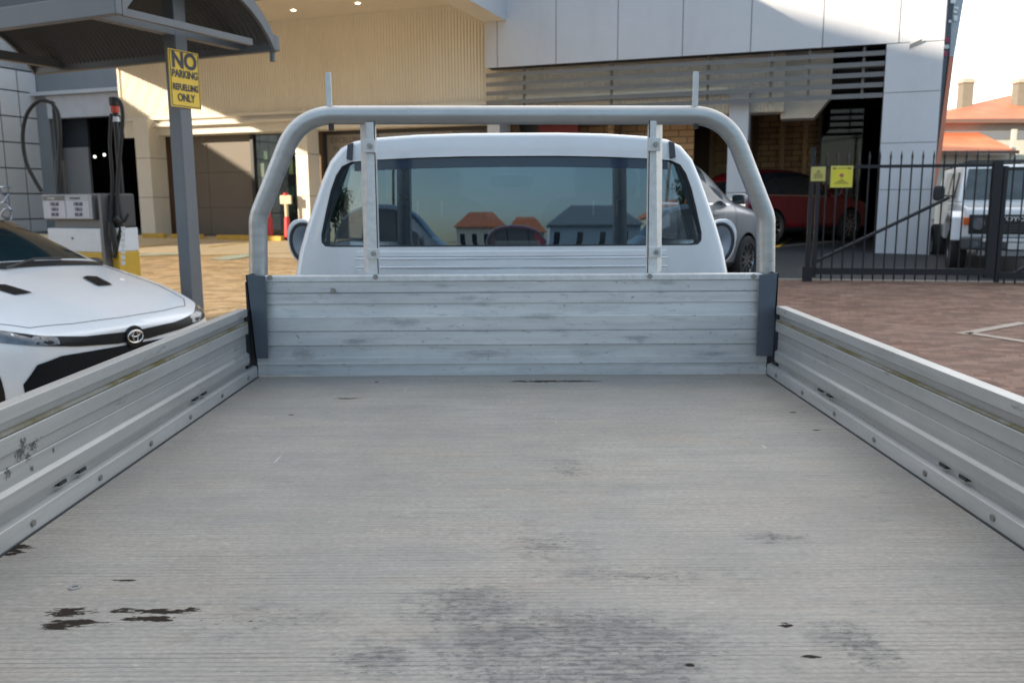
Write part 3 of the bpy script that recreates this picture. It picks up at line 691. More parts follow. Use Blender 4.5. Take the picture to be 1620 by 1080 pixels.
# canopy
SOF = 6.22
def skewbox(b, z0, z1, d=0.):
    p = [(-22.8+d, .6), (-8.87, .6), (-8.87, -14), (-22.8+.27*14+d, -14)]
    extrude(b, [(x, y, z0) for x, y in p], (0, 0, 0), (0, 0, z1-z0))
can = B('canopy_soffit', lambda b: skewbox(b, SOF, SOF+.25), cream_r, show)
B('canopy_beam', lambda b: box(b, -8.865, -8.335, -14, -.004, 5.64, 8.9), cream_r, can)
B('canopy_beam_face', lambda b: box(b, -8.335, -8.315, -14, -.004, 5.632, 8.9), white_panel, can)
for px, py in ((464, 17), (566, 6), (330, -20), (250, -40), (640, -8)):
    d = ray(px, py); k = (SOF-.01-CH)/d.z; Pp = Vector((0, 0, CH))+d*k-FO; s_, t_ = Pp.dot(U), Pp.dot(V)
    o = B('downlight', lambda b: cyl(b, (s_, t_, SOF-.006), (0, 0, 1), .055, .012, 20), M('lit_downlight', (.9, .85, .7), .4, emit=((1, .88, .66), 4.)), can)
for t_ in (-1.6, -5.2, -8.8):
    B('soffit_joint', lambda b: box(b, -21.5+.27*-t_, -8.9, t_, t_+.03, SOF-.008, SOF-.0005), gap_m, can)
# corrugated wall
def corrug(b, s0, s1, z0, z1, t, pitch=.085, d=.022):
    n = int((s1-s0)/pitch); xs_ = []
    for k in range(n):
        x = s0+k*pitch; xs_ += [(x, 0), (x+pitch*.42, 0), (x+pitch*.5, d), (x+pitch*.92, d)]
    xs_.append((s1, 0)); A = [b.verts.new((x, t+y, z0)) for x, y in xs_]; C = [b.verts.new((x, t+y, z1)) for x, y in xs_]
    for i in range(len(xs_)-1): b.faces.new((A[i], A[i+1], C[i+1], C[i]))
SR = FS(1241, 150, .6)
cw = B('corrugated_wall', lambda b: corrug(b, -20.40, SR, 3.90, SOF, .60), cream, show)
B('wall_core', lambda b: box(b, -20.39, SR-.01, .64, .9, 3.4, SOF+1.5), cream_r, show)
B('wall_edge_trim', lambda b: box(b, -20.47, -20.40, .56, .95, 3.86, SOF), M('pale_trim', (.75, .68, .55), .5), cw)
B('wall_base_trim', lambda b: box(b, -20.45, -8.4, .50, .66, 3.82, 3.90), cream_r, cw)
B('lower_fascia', lambda b: box(b, -20.0, SR, .70, 1.2, 3.39, 3.82), cream_r, show)
B('lower_corrugation', lambda b: corrug(b, -20.40, -19.3, 3.36, 3.82, .60), cream, show)
B('lower_corrugation', lambda b: corrug(b, -8.4, SR, 3.40, 3.78, .50), cream, show)
B('ledge', lambda b: box(b, -19.9, -8.6, .40, .70, 3.62, 3.70), cream_r, show)
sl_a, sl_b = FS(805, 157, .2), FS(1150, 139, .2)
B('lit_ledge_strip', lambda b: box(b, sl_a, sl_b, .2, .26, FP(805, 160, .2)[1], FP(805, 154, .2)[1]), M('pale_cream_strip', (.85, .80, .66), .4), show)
# louvres
slat = M('grey_louvre_metal', (.20, .205, .215), .45, .3)
for k in range(5):
    zc_ = 4.60-.17-.208*k
    B('louvre_slat', lambda b: extrude(b, [(-8.86, .05, zc_-.045), (-8.86, .04, zc_+.045), (-8.86, .052, zc_+.05), (-8.86, .17, zc_+.02), (-8.86, .17, zc_+.008), (-8.86, .062, zc_-.035)], (0, 0, 0), (8.73, 0, 0)), slat, show)
for px in (828, 967, 1120, 1220, 1280, 1366):
    s_ = FS(px, 110, .15); B('louvre_bracket', lambda b: box(b, s_-.025, s_+.025, .185, .235, 3.56, 4.6), slat, show)
# dark recess and bulkhead behind the right louvres
dk = M('charcoal_wall', (.17, .175, .19), .7)
s0 = FS(1300, 110, 1.0)
B('charcoal_bulkhead', lambda b: box(b, FS(800,300,7.2), .59, 7.2, 7.4, .2, 7.6), dk, show)
def bulk(b):
    s1 = FS(1241, 150, .905)-.06; s2 = FS(1288, 178, .9); s3 = FS(1315, 150, .9)
    extrude(b, [(s1, 0, 3.27), (s2, 0, 3.27), (s3, 0, 3.70), (s3, 0, 5.0), (s1, 0, 5.0)], (0, .905, 0), (0, 1.6, 0))
B('entry_bulkhead', bulk, cream_r, show)
# shop-front columns
def column(px0, px1, px2, t0, mat, zt=3.62, name='column'):
    sa, sb_ = FS(px0, 300, t0), FS(px1, 300, t0); t1 = tsolve(px2, 300, sb_) if px2 else t0+.5
    c_ = B(name, lambda b: box(b, sa, sb_, t0, t1, .2, zt), mat, show)
    for z in (1.65, 2.75): B('column_joint', lambda b: box(b, sa-.003, sb_+.003, t0-.003, t1-.01, z, z+.012), gap_m, c_)
    return sa, sb_, t1
c1 = column(219, 241, 267, .25, cream_r, 3.80)
c2 = column(470, 489, 507, .25, cream_r)
c3 = column(772, 791, 808, .30, white_panel)
c4 = column(1149, 1180, None, .30, white_panel, 3.9)
BT = 1.25
def back(name, px0, px1, z0, z1, mat, t=BT, th=.1):
    return B(name, lambda b: box(b, FS(px0, 280, t), FS(px1, 280, t), t, t+th, z0, z1), mat, show)
brown = M('brown_timber_reveal', (.16, .095, .055), .6, var=.2, stretch=(1, 1, .2))
taupe = M('taupe_panel', (.19, .162, .135), .6, var=.06)
back('timber_reveal', 262, 274, .2, 3.42, brown, 1.15)
back('wall_panel', 274, 330, .2, 3.42, taupe); back('wall_panel', 330.6, 398, .2, 3.42, taupe)
for z in (1.35, 2.35): back('panel_joint', 274, 398, z, z+.012, gap_m, BT-.004, .01)
frame_m = M('dark_window_frame', (.03, .03, .033), .5)
back('window_frame', 398, 402.5, .2, 3.42, frame_m, 1.12)
shopglass = glass('shop_glass', (.55, .62, .56), 0., 1.6, .05)
back('shop_window', 402.5, 466, .62, 3.40, shopglass, 1.2, .01)
back('timber_reveal', 506, 513, .2, 3.42, brown, 1.15)
back('window_frame', 513, 516, .2, 3.42, frame_m, 1.12)
sgn = back('sign_panel', 516, 600, .2, 3.30, M('warm_grey_panel', (.33, .29, .25), .6), BT)
back('window_head', 513, 772, 3.30, 3.42, frame_m, 1.15)
back('poster_window', 601, 772, .5, 3.30, M('brown_tinted_poster', (.10, .085, .075), .15, var=.5, scale=1.2), BT)
back('poster_curve', 690, 716, 2.98, 3.28, M('poster_pale_shape', (.32, .25, .20), .4, var=.3), BT-.012, .01)
back('dark_interior', 808, 822, .3, 3.42, brown, 1.15)
back('dark_interior', 822, 852, .3, 3.42, M('navy_interior', (.012, .014, .022), .4), 1.3)
back('red_feature_wall', 852, 914, .3, 3.42, M('red_feature', (.17, .012, .016), .5), 1.3)
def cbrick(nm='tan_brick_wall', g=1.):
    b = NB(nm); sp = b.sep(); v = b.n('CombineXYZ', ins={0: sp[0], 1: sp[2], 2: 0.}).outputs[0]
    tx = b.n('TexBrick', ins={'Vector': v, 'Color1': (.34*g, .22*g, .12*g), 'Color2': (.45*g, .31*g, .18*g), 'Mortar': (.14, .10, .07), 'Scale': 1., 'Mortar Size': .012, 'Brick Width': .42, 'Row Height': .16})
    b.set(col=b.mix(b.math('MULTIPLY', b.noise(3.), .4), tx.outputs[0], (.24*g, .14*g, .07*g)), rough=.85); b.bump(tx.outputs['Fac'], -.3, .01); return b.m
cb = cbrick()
back('brick_wall', 1121, 1300, .3, 4.2, cbrick('tan_brick_wall_lit', 1.7), 6.4)  # brick colour raised to stand in for light in the bay
back('brightened_brick_wall', 914, 1096, .3, 3.8, cbrick('tan_brick_painted_lit', 1.6), 2.2)  # same tan brick, its colour lifted so the wall looks lit
for a, c in ((1095, 1121), (1186, 1196)): back('dark_pier', a, c, .3, 4.2, brown, 6.0, .2)
honey = M('honey_timber', (.50, .34, .17), .55, var=.15, stretch=(1, 1, .1))
for a, c in ((1121, 1128), (1182, 1187), (1231, 1239), (1268, 1275)): back('timber_post', a, c, .3, 4.2, honey, 5.9, .12)
for z in (2.2, 2.6, 3.0): back('timber_rail', 1128, 1149, z, z+.22, honey, 6.2, .05)
GT = 5.6; sa, sb_ = FS(1297, 280, GT), .59
gw = B('corner_window', lambda b: box(b, sa, sb_, GT, GT+.01, .45, 4.2), glass('dark_reflecting_glass', (.22, .23, .21), .02, 1.35, .0), show)
B('window_frame', lambda b: [box(b, sa-.06, sa, GT-.04, GT+.06, .3, 4.25)], frame_m, gw)
B('window_frame', lambda b: box(b, sa, sb_, GT-.04, GT+.06, 4.2, 4.27), frame_m, gw)
B('bay_ceiling', lambda b: box(b, -6.2, .59, 1.21, 7.19, 4.3, 4.4), dk, show)
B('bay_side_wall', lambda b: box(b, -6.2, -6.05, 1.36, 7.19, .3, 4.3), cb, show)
def ftext(name, s, px, py, t, size, mat, parent, xs=1.):
    s_, z = FP(px, py, t); return text_obj(name, s, size, mat, parent, Matrix.Translation((s_, t, z)) @ Matrix.Rotation(R(90), 4, 'X'), .002, .004, xs)
gtx = M('grey_lettering', (.16, .15, .14), .6)
ftext('sign_lettering', 'EXCELLENCE', 553, 222, BT-.006, .20, gtx, show); ftext('sign_lettering', 'IN', 532, 236, BT-.006, .18, gtx, show)
# shop interior behind the glass
B('shop_floor', lambda b: box(b, -20, -6.3, 1.45, 7, .50, .575), M('shop_floor_tiles', (.30, .28, .25), .4), show)
B('shop_back_wall', lambda b: box(b, -20.3, -6.2, 7, 7.2, .5, SOF+1.5), M('shop_wall', (.50, .50, .46), .7), show)
for k, (px0, px1, z0, z1, m_) in enumerate(((404, 440, 1.9, 2.6, M('pale_shelf', (.62, .60, .55), .6)), (412, 430, 2.7, 2.95, M('green_box', (.20, .30, .20), .6)), (405, 428, 1.5, 1.8, M('dark_shelf', (.10, .12, .12), .6)), (446, 464, 2.3, 2.7, M('pale_shelf2', (.60, .56, .48), .6)), (452, 464, 1.65, 1.95, M('sky_blue_poster', (.22, .42, .50), .6)), (442, 452, 1.7, 2.0, M('red_poster', (.45, .10, .08), .6)), (447, 464, 1.2, 1.5, M('grey_shelf', (.35, .36, .32), .6)), (402, 466, .6, 1.1, M('dark_plinth', (.04, .04, .045), .5)))):
    back('window_display', px0, px1, z0, z1, m_, 1.5+.1*k, .1)
B('roof', lambda b: box(b, -20.4, .92, .91, 14, ZT-.5, ZT-.3), white_panel, show)
B('end_wall', lambda b: box(b, .60, .9, .92, 14, .2, ZT-.5), cream_r, show)

# ---- left wing
TC = 3.2
wing = thing('service_building', 'grey service building with tiled side wall and wide dark doorway at far left', 'building', (FO.x, FO.y, 0), -PH)
sc0 = FS(68, 250, TC)
grey_cl = M('grey_cladding', (.24, .26, .28), .6, var=.06)
z_a = FP(187, 140, TC)[1]; z_b = FP(187, 152, TC)[1]; z_c = FP(173, 184, TC)[1]
B('upper_wall', lambda b: box(b, sc0, -20.4+3, TC, TC+.3, z_a, 8.0), grey_cl, wing)
B('awning_edge', lambda b: box(b, sc0, -17.4, TC-.3, TC-.005, z_a-.12, z_a), white_panel, wing)
B('rolled_door_housing', lambda b: box(b, FS(80, 170, TC), -17.4, TC-.15, TC+.2, z_c, z_a-.13), M('white_shutter', (.62, .62, .65), .5), wing)
B('pier', lambda b: box(b, sc0, FS(80, 170, TC), TC-.1, TC+.2, .4, z_a-.13), grey_cl, wing)
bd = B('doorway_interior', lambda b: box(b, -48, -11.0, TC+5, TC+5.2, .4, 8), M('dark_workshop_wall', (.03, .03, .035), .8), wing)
B('roof', lambda b: box(b, -48, -11.0, TC+.31, TC+5.3, 8.0, 8.2), grey_cl, wing)
B('front_wall', lambda b: box(b, -48, sc0-.31, TC, TC+.2, 0, 8.0), grey_cl, wing)
for s_ in (-48.2, -20.5):
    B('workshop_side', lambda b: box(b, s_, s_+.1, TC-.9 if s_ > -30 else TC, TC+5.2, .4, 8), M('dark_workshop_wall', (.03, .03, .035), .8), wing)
B('inner_panel', lambda b: box(b, FS(82, 200, TC+.5), FS(138, 200, TC+.5), TC+.5, TC+.6, FP(100, 233, TC+.5)[1], z_c+.1), M('navy_panel', (.035, .045, .06), .5), wing)
B('inner_tiles', lambda b: box(b, FS(82, 200, TC+.5), FS(136, 200, TC+.5), TC+.5, TC+.6, .4, FP(100, 234, TC+.5)[1]), M('grey_glazed_tile', (.32, .32, .33), .25, var=.05), wing)
for px, py in ((150, 248), (165, 245)):
    s_, z = FP(px, py, TC+2); B('workshop_lamp', lambda b: cyl(b, (s_, TC+2, z), (0, 1, 0), .05, .03, 12), M('lit_workshop_lamp', (.9, .9, .9), .4, emit=((1, .97, .9), 1.5)), wing)
B('red_machine', lambda b: box(b, FS(140, 240, TC+3), FS(172, 240, TC+3), TC+3, TC+4, .4, 3.2), M('dark_red_machine', (.03, .006, .007), .8), wing)
# tiled side wall, runs from the corner toward the street
tile = M('pale_glazed_tile', (.78, .78, .80), .16, var=.06, scale=.7, spec=.7)
def zs_at(px, py):
    d = ray(px, py); n = U; k = ((FO+U*sc0-Vector((0, 0, CH))).dot(n))/d.dot(n); P_ = Vector((0, 0, CH))+d*k; return (P_-FO).dot(V), P_.z
h = [zs_at(x, y) for x, y in ((0, 111), (0, 142), (0, 184), (0, 227), (0, 267), (0, 306))]
tv = [zs_at(x, y)[0] for x, y in ((28, 200), (62, 200), (2, 200))]
zt_ = zs_at(40, 113)[1]; pit = 1.05
nrow = 6; ph_ = (zt_-.35)/nrow
B('wall_backing', lambda b: box(b, sc0-.3, sc0-.02, TC-24, TC, .3, zt_+.02), gap_m, wing)
ZR = [.1, .98, 1.83, 2.66, 3.50, 4.34, 5.17, 5.86]; TT = [TC-.735*k for k in range(26)]
for k in range(13):
    B('tile_column', lambda b: [box(b, sc0-.02, sc0, TT[i+1]+.022, TT[i]-.022, ZR[j]+.022, ZR[j+1]-.022) for i in (2*k, min(2*k+1, 24)) for j in range(7)], tile, wing)
B('upper_band', lambda b: box(b, sc0-.3, sc0, TC-24, TC, zt_+.03, 8.0), M('light_grey_band', (.40, .42, .45), .5), wing)

# ---- things on the forecourt near the shop front
red_pl = M('red_plastic', (.62, .05, .05), .45)
for px, lab in ((428, 'slim red bollard left of the taller red one, by the shop window'), (455, 'red bollard with a small cream placard on top, by the shop window')):
    s_ = FS(px, 372, -.1); w0 = FO+U*s_+V*-.1; zg = gz(w0.x, w0.y)
    bo = thing('bollard', lab, 'bollard', (w0.x, w0.y, zg), -PH, 'red bollards outside the shop window')
    B('post', lambda b: tube(b, [(0, 0, .02), (0, 0, .55), (0, 0, .62)], [.085, .065, .05] if px == 428 else [.10, .075, .06], 16), red_pl, bo, smooth=50)
    B('base', lambda b: cyl(b, (0, 0, .02), (0, 0, 1), .16, .04, 20), M('dark_base', (.05, .05, .05), .7), bo)
    B('upper_post', lambda b: cyl(b, (0, 0, .78), (0, 0, 1), .045 if px == 428 else .05, .34, 16), red_pl if px == 428 else M('cream_plastic', (.62, .55, .38), .6), bo)
    if px == 455:
        B('placard', lambda b: box(b, -.17, .17, -.03, .03, .95, 1.18), M('cream_plastic', (.62, .55, .38), .6), bo, bevel=.01)
        B('cap', lambda b: cyl(b, (0, 0, 1.21), (0, 0, 1), .07, .06, 16), red_pl, bo)
for k, (a, c) in enumerate(((228, 262), (272, 320), (345, 400), (420, 447))):
    z = 0; s1, s2 = FS(a, 376, -.35), FS(c, 376, -.35); w0 = FO+U*(s1+s2)/2+V*-.35
    ws_ = thing('wheel_stop', ('yellow kerb block in front of the cream corner column', 'yellow kerb block in front of the left half of the taupe wall', 'yellow kerb block in front of the right half of the taupe wall', 'yellow kerb block at the foot of the red bollards')[k], 'wheel stop', (w0.x, w0.y, gz(w0.x, w0.y)), -PH, 'yellow kerb blocks along the shop front')
    B('block', lambda b: box(b, -(s2-s1)/2, (s2-s1)/2, -.08, .08, 0, .13), M('yellow_kerb_paint', (.66, .42, .07), .6, var=.2, dirt=.4), ws_, bevel=.02)

# ================================================================== VEHICLES
def grid_car(th, st, flags, paint, glassm=dark_glass, arches=(), zc=.36, ar=.40, sub=2, wmax=.93, nose_close=True):
    """st: stations (x, half width, z sill, z belt, half width of roof, z roof); flags per interval: s side glass, w screen glass"""
    bm = nbm(); rings = []
    for x, w_, zs_, zb, wr, zr in st:
        h = [(0, zs_), (.80*w_, zs_), (.97*w_, zs_+.07), (w_, zs_+.45*(zb-zs_)), (.99*w_, zs_+.85*(zb-zs_)), (.95*w_, zb), ((wr+.95*w_)/2+.012, (zb+zr-.05)/2), (wr, zr-.05*(1 if zr-zb > .2 else .35)), (wr*.62, zr-.008), (0, zr)]
        full = [(y, z) for y, z in h]+[(-y, z) for y, z in h[-2:0:-1]]
        rings.append([bm.verts.new((x, y, z)) for y, z in full])
    n = len(rings[0])
    for k, (A, C) in enumerate(zip(rings, rings[1:])):
        for i in range(n):
            j = (i+1) % n; r_ = min(i, j, ) if i < 9 else n-1-i
            f = bm.faces.new((A[i], A[j], C[j], C[i])); row = i if i < 9 else n-1-i
            if 's' in flags[k] and row in (5, 6): f.material_index = 1
            if 't' in flags[k] and row == 5: f.material_index = 1
            if 'w' in flags[k] and row in (7, 8): f.material_index = 1
            if row in (0, 1): f.material_index = 2
    for rg in (rings[0], rings[-1]):
        for i in range(0, 9):
            q = [rg[i], rg[i+1], rg[(n-i-1) % n], rg[(n-i) % n]]
            q = list(dict.fromkeys(q))
            if len(q) > 2: bm.faces.new(q)
    bmesh.ops.recalc_face_normals(bm, faces=bm.faces[:])
    me = bpy.data.meshes.new('tmp'); bm.to_mesh(me); bm.free()
    well = M('dark_wheel_well', (.008, .008, .009), .9)
    for mm in (paint, glassm, well): me.materials.append(mm)
    o = bpy.data.objects.new('tmp', me); COL.objects.link(o)
    sd = o.modifiers.new('s', 'SUBSURF'); sd.levels = sub; sd.render_levels = sub
    cut = []
    for x in arches:
        for sy in (-1, 1):
            cb_ = nbm(); cyl(cb_, (x, sy*(wmax-.06), zc), (0, 1, 0), ar, .46, 40)
            for f in cb_.faces: f.material_index = 2
            cm = bpy.data.meshes.new('c'); bmesh.ops.recalc_face_normals(cb_, faces=cb_.faces[:]); cb_.to_mesh(cm); cb_.free()
            for mm in (paint, glassm, well): cm.materials.append(mm)
            co_ = bpy.data.objects.new('c', cm); COL.objects.link(co_); cut.append(co_)
            bo_ = o.modifiers.new('b', 'BOOLEAN'); bo_.object = co_; bo_.operation = 'DIFFERENCE'; bo_.solver = 'EXACT'
    bpy.context.view_layer.update()
    dg = bpy.context.evaluated_depsgraph_get(); res = bpy.data.meshes.new_from_object(o.evaluated_get(dg), preserve_all_data_layers=True, depsgraph=dg)
    for q in cut+[o]: bpy.data.objects.remove(q)
    full = nbm(); full.from_mesh(res); bvh = BVHTree.FromBMesh(full)
    outs = []
    for name, idx, ms in (('body', (0, 2), [paint, glassm, well]), ('windows', (1,), [paint, glassm, well])):
        b = full.copy(); bmesh.ops.delete(b, geom=[f for f in b.faces if f.material_index not in idx], context='FACES')
        if len(b.faces):
            if name == 'windows':
                for f in b.faces: f.material_index = 0
                ms = [glassm]
            ob = link(name, b, ms, th, world=False, smooth=35); outs.append(ob); parent_mats[ob.name] = parent_mats[th.name].copy()
        else: b.free(); outs.append(None)
    full.free()
    return outs[0], outs[1], bvh
def patch(name, poly, axis, bvh, mat, parent, off=.006, cuts=4, start=6., smooth=40, th=0.):
    """a trim piece laid on the bodywork: outline poly, given in the two other axes, dropped along axis"""
    b = nbm(); ax = {'x': 0, 'y': 1, 'z': 2}[axis[-1]]; sg = -1 if axis[0] == '-' else 1   # direction of travel
    def p3(u_, v_):
        o_ = [0, 0, 0]; oth = [i for i in range(3) if i != ax]; o_[oth[0]] = u_; o_[oth[1]] = v_; o_[ax] = -sg*start; return Vector(o_)
    f = b.faces.new([b.verts.new(p3(*p)) for p in poly]); bmesh.ops.triangulate(b, faces=[f])
    for _ in range(cuts):
        bmesh.ops.subdivide_edges(b, edges=[e for e in b.edges if e.calc_length() > .035], cuts=1); bmesh.ops.triangulate(b, faces=b.faces[:])
    d = Vector((0, 0, 0)); d[ax] = sg; bad = []
    for v in b.verts:
        h_, nn, _, _ = bvh.ray_cast(v.co, d)
        if h_ is None: bad.append(v)
        else: v.co = h_ - d*off
    bmesh.ops.delete(b, geom=bad, context='VERTS')
    if not b.faces: return None
    return link(name, b, mat, parent, world=False, smooth=smooth)
# ---- white hatchback
HLOC = (-2.50, 5.59, .0)
hat = thing('hatchback_car', 'white hatchback with two black bonnet vents and dark grille beside the truck tray', 'car', HLOC, R(-26.5))
hs = [(.0, .50, .22, .66, .38, .70), (-.05, .70, .20, .70, .52, .735), (-.16, .80, .19, .745, .60, .778), (-.36, .86, .18, .805, .68, .845), (-.62, .89, .18, .88, .72, .918), (-.92, .90, .18, .945, .74, .985), (-1.12, .90, .18, .98, .74, 1.030), (-1.22, .90, .18, .995, .715, 1.065), (-1.60, .90, .18, 1.0, .645, 1.27), (-1.98, .90, .18, 1.0, .59, 1.42), (-2.25, .90, .18, 1.0, .585, 1.455), (-3.0, .90, .18, 1.02, .58, 1.46), (-3.55, .90, .18, 1.02, .56, 1.40), (-4.0, .88, .20, 1.02, .60, 1.18), (-4.2, .82, .25, .95, .60, 1.0), (-4.3, .70, .3, .85, .5, .88)]
hf = ['', '', '', '', '', '', '', 'w', 'w', 's', 's', 's', 's', 'w', '', '']
hf[7] = 'w'; hf[8] = 'wt'
hgl = M('hatch_windscreen_glass', (.012, .03, .038), .05, 0., var=.5, scale=1.5, spec=.35)
hb_, hw_, hv = grid_car(hat, hs, hf, white_paint, hgl, arches=(-.92, -3.56), zc=.32, ar=.36, sub=3, wmax=.9)
def HP(name, poly, axis, mat, parent=hb_, **kw): return patch(name, poly, axis, hv, mat, parent, **kw)
vent_m = M('black_vent', (.008, .008, .01), .6, spec=.2)
for sy in (-1, 1):
    y0 = .33*sy
    HP('bonnet_vent', [(-.63, y0-.02*sy-.06), (-.63, y0-.02*sy+.06), (-.84, y0+.06+.02*sy), (-.87, y0+.02*sy), (-.84, y0-.06+.02*sy)], '-z', vent_m, off=.008)
# shut line around the bonnet
def bline(b, pts, axis, w_=.004):
    pass
def seam(name, pts, axis, mat=None, w_=.005, parent=None, off=.004):
    ax = {'x': 0, 'y': 1, 'z': 2}[axis[-1]]; sg = -1 if axis[0] == '-' else 1; d = Vector((0, 0, 0)); d[ax] = sg; oth = [i for i in range(3) if i != ax]
    out = []
    P2 = [Vector(p) for p in pts]
    for a, c in zip(P2, P2[1:]):
        for k in range(10):
            q = a.lerp(c, k/10); o_ = Vector((0, 0, 0)); o_[oth[0]] = q[0]; o_[oth[1]] = q[1]; o_[ax] = -sg*6
            h_ = hv.ray_cast(o_, d)[0]
            if h_: out.append(h_-d*0.0)
    if len(out) > 2: return P(name, lambda b: tube(b, out, w_, 6), mat or gap_m, parent or hb_, world=False)
seam('shut_line', [(-1.12, .70), (-.6, .745), (-.30, .715), (-.17, .60), (-.12, .35), (-.10, 0), (-.12, -.35), (-.17, -.60), (-.30, -.715), (-.6, -.745), (-1.12, -.70)], '-z', w_=.003)
gr_m = M('gloss_black_grille', (.008, .009, .011), .4, bump=.3, bscale=90, spec=.25)
HP('upper_grille', [(-.66, .665), (-.40, .625), (-.12, .600), (.12, .600), (.40, .625), (.66, .665), (.60, .715), (.35, .682), (0, .668), (-.35, .682), (-.60, .715)], '-x', gr_m, off=.006)
HP('lower_grille', [(-.60, .24), (.60, .24), (.72, .32), (.73, .44), (.66, .55), (.52, .585), (0, .555), (-.52, .585), (-.66, .55), (-.73, .44), (-.72, .32)], '-x', M('black_mesh_grille', (.008, .009, .011), .7, bump=1., bscale=40, spec=.15), off=.008)
lamp_m = M('clear_headlamp', (.10, .11, .13), .08, .3, var=.8, scale=14, coat=1.)
for sy in (-1, 1):
    HP('headlight', [(sy*.52, .655), (sy*.66, .665), (sy*.80, .695), (sy*.868, .75), (sy*.868, .80), (sy*.80, .775), (sy*.62, .722), (sy*.52, .700)], '-x', lamp_m, off=.007)
    HP('side_intake', [(sy*.78, .30), (sy*.84, .28), (sy*.85, .46), (sy*.80, .50)], '-x', gr_m, off=.007)
# badge: three overlapping rings on a round black disc
bx = hv.ray_cast(Vector((6, 0, .632)), Vector((-1, 0, 0)))[0].x
bdg = reg(P('badge', lambda b: cyl(b, (bx+.008, 0, .632), (1, 0, 0), .072, .018, 32), gr_m, hb_, world=False, bevel=.003), hb_)
def ell(b, cy, cz, a, c, w_): tube(b, [(bx+.020, cy+a*math.cos(t), cz+c*math.sin(t)) for t in [2*math.pi*k/32 for k in range(33)]], w_, 8, False)
P('badge_rings', lambda b: (ell(b, 0, .632, .058, .040, .005), ell(b, 0, .632, .019, .038, .004), ell(b, 0, .650, .036, .019, .004)), chrome('chromed_metal'), bdg, world=False, smooth=60)
P('wiper', lambda b: [tube(b, [(-1.12, y, 1.055), (-1.22, y+.30, 1.10), (-1.24, y+.52, 1.09)], .010, 6) for y in (-.10,)], black_plastic, hb_, world=False)
HP('cowl', [(-1.13, -.71), (-1.20, -.73), (-1.235, -.4), (-1.245, 0), (-1.235, .4), (-1.20, .73), (-1.13, .71), (-1.155, .35), (-1.16, 0), (-1.155, -.35)], '-z', black_plastic, off=.008)
for sx_, xx in ((-1, -.92), (1, -.92), (-1, -3.56), (1, -3.56)):
    w_ = wheel_parts(hat, hat_m := Matrix.Translation(HLOC) @ Matrix.Rotation(R(-26.5), 4, 'Z') @ Vector((xx, sx_*.80, .32)), Matrix.Rotation(R(-26.5), 3, 'Z') @ Vector((0, sx_, 0)), .32, .22)
for sy in (-1, 1):
    P('door_mirror', rblock(-1.62, sy*.97, 1.0, .05, .09, .05, .6), (white_paint, black_plastic)[sy > 0], hat, world=False, smooth=60)

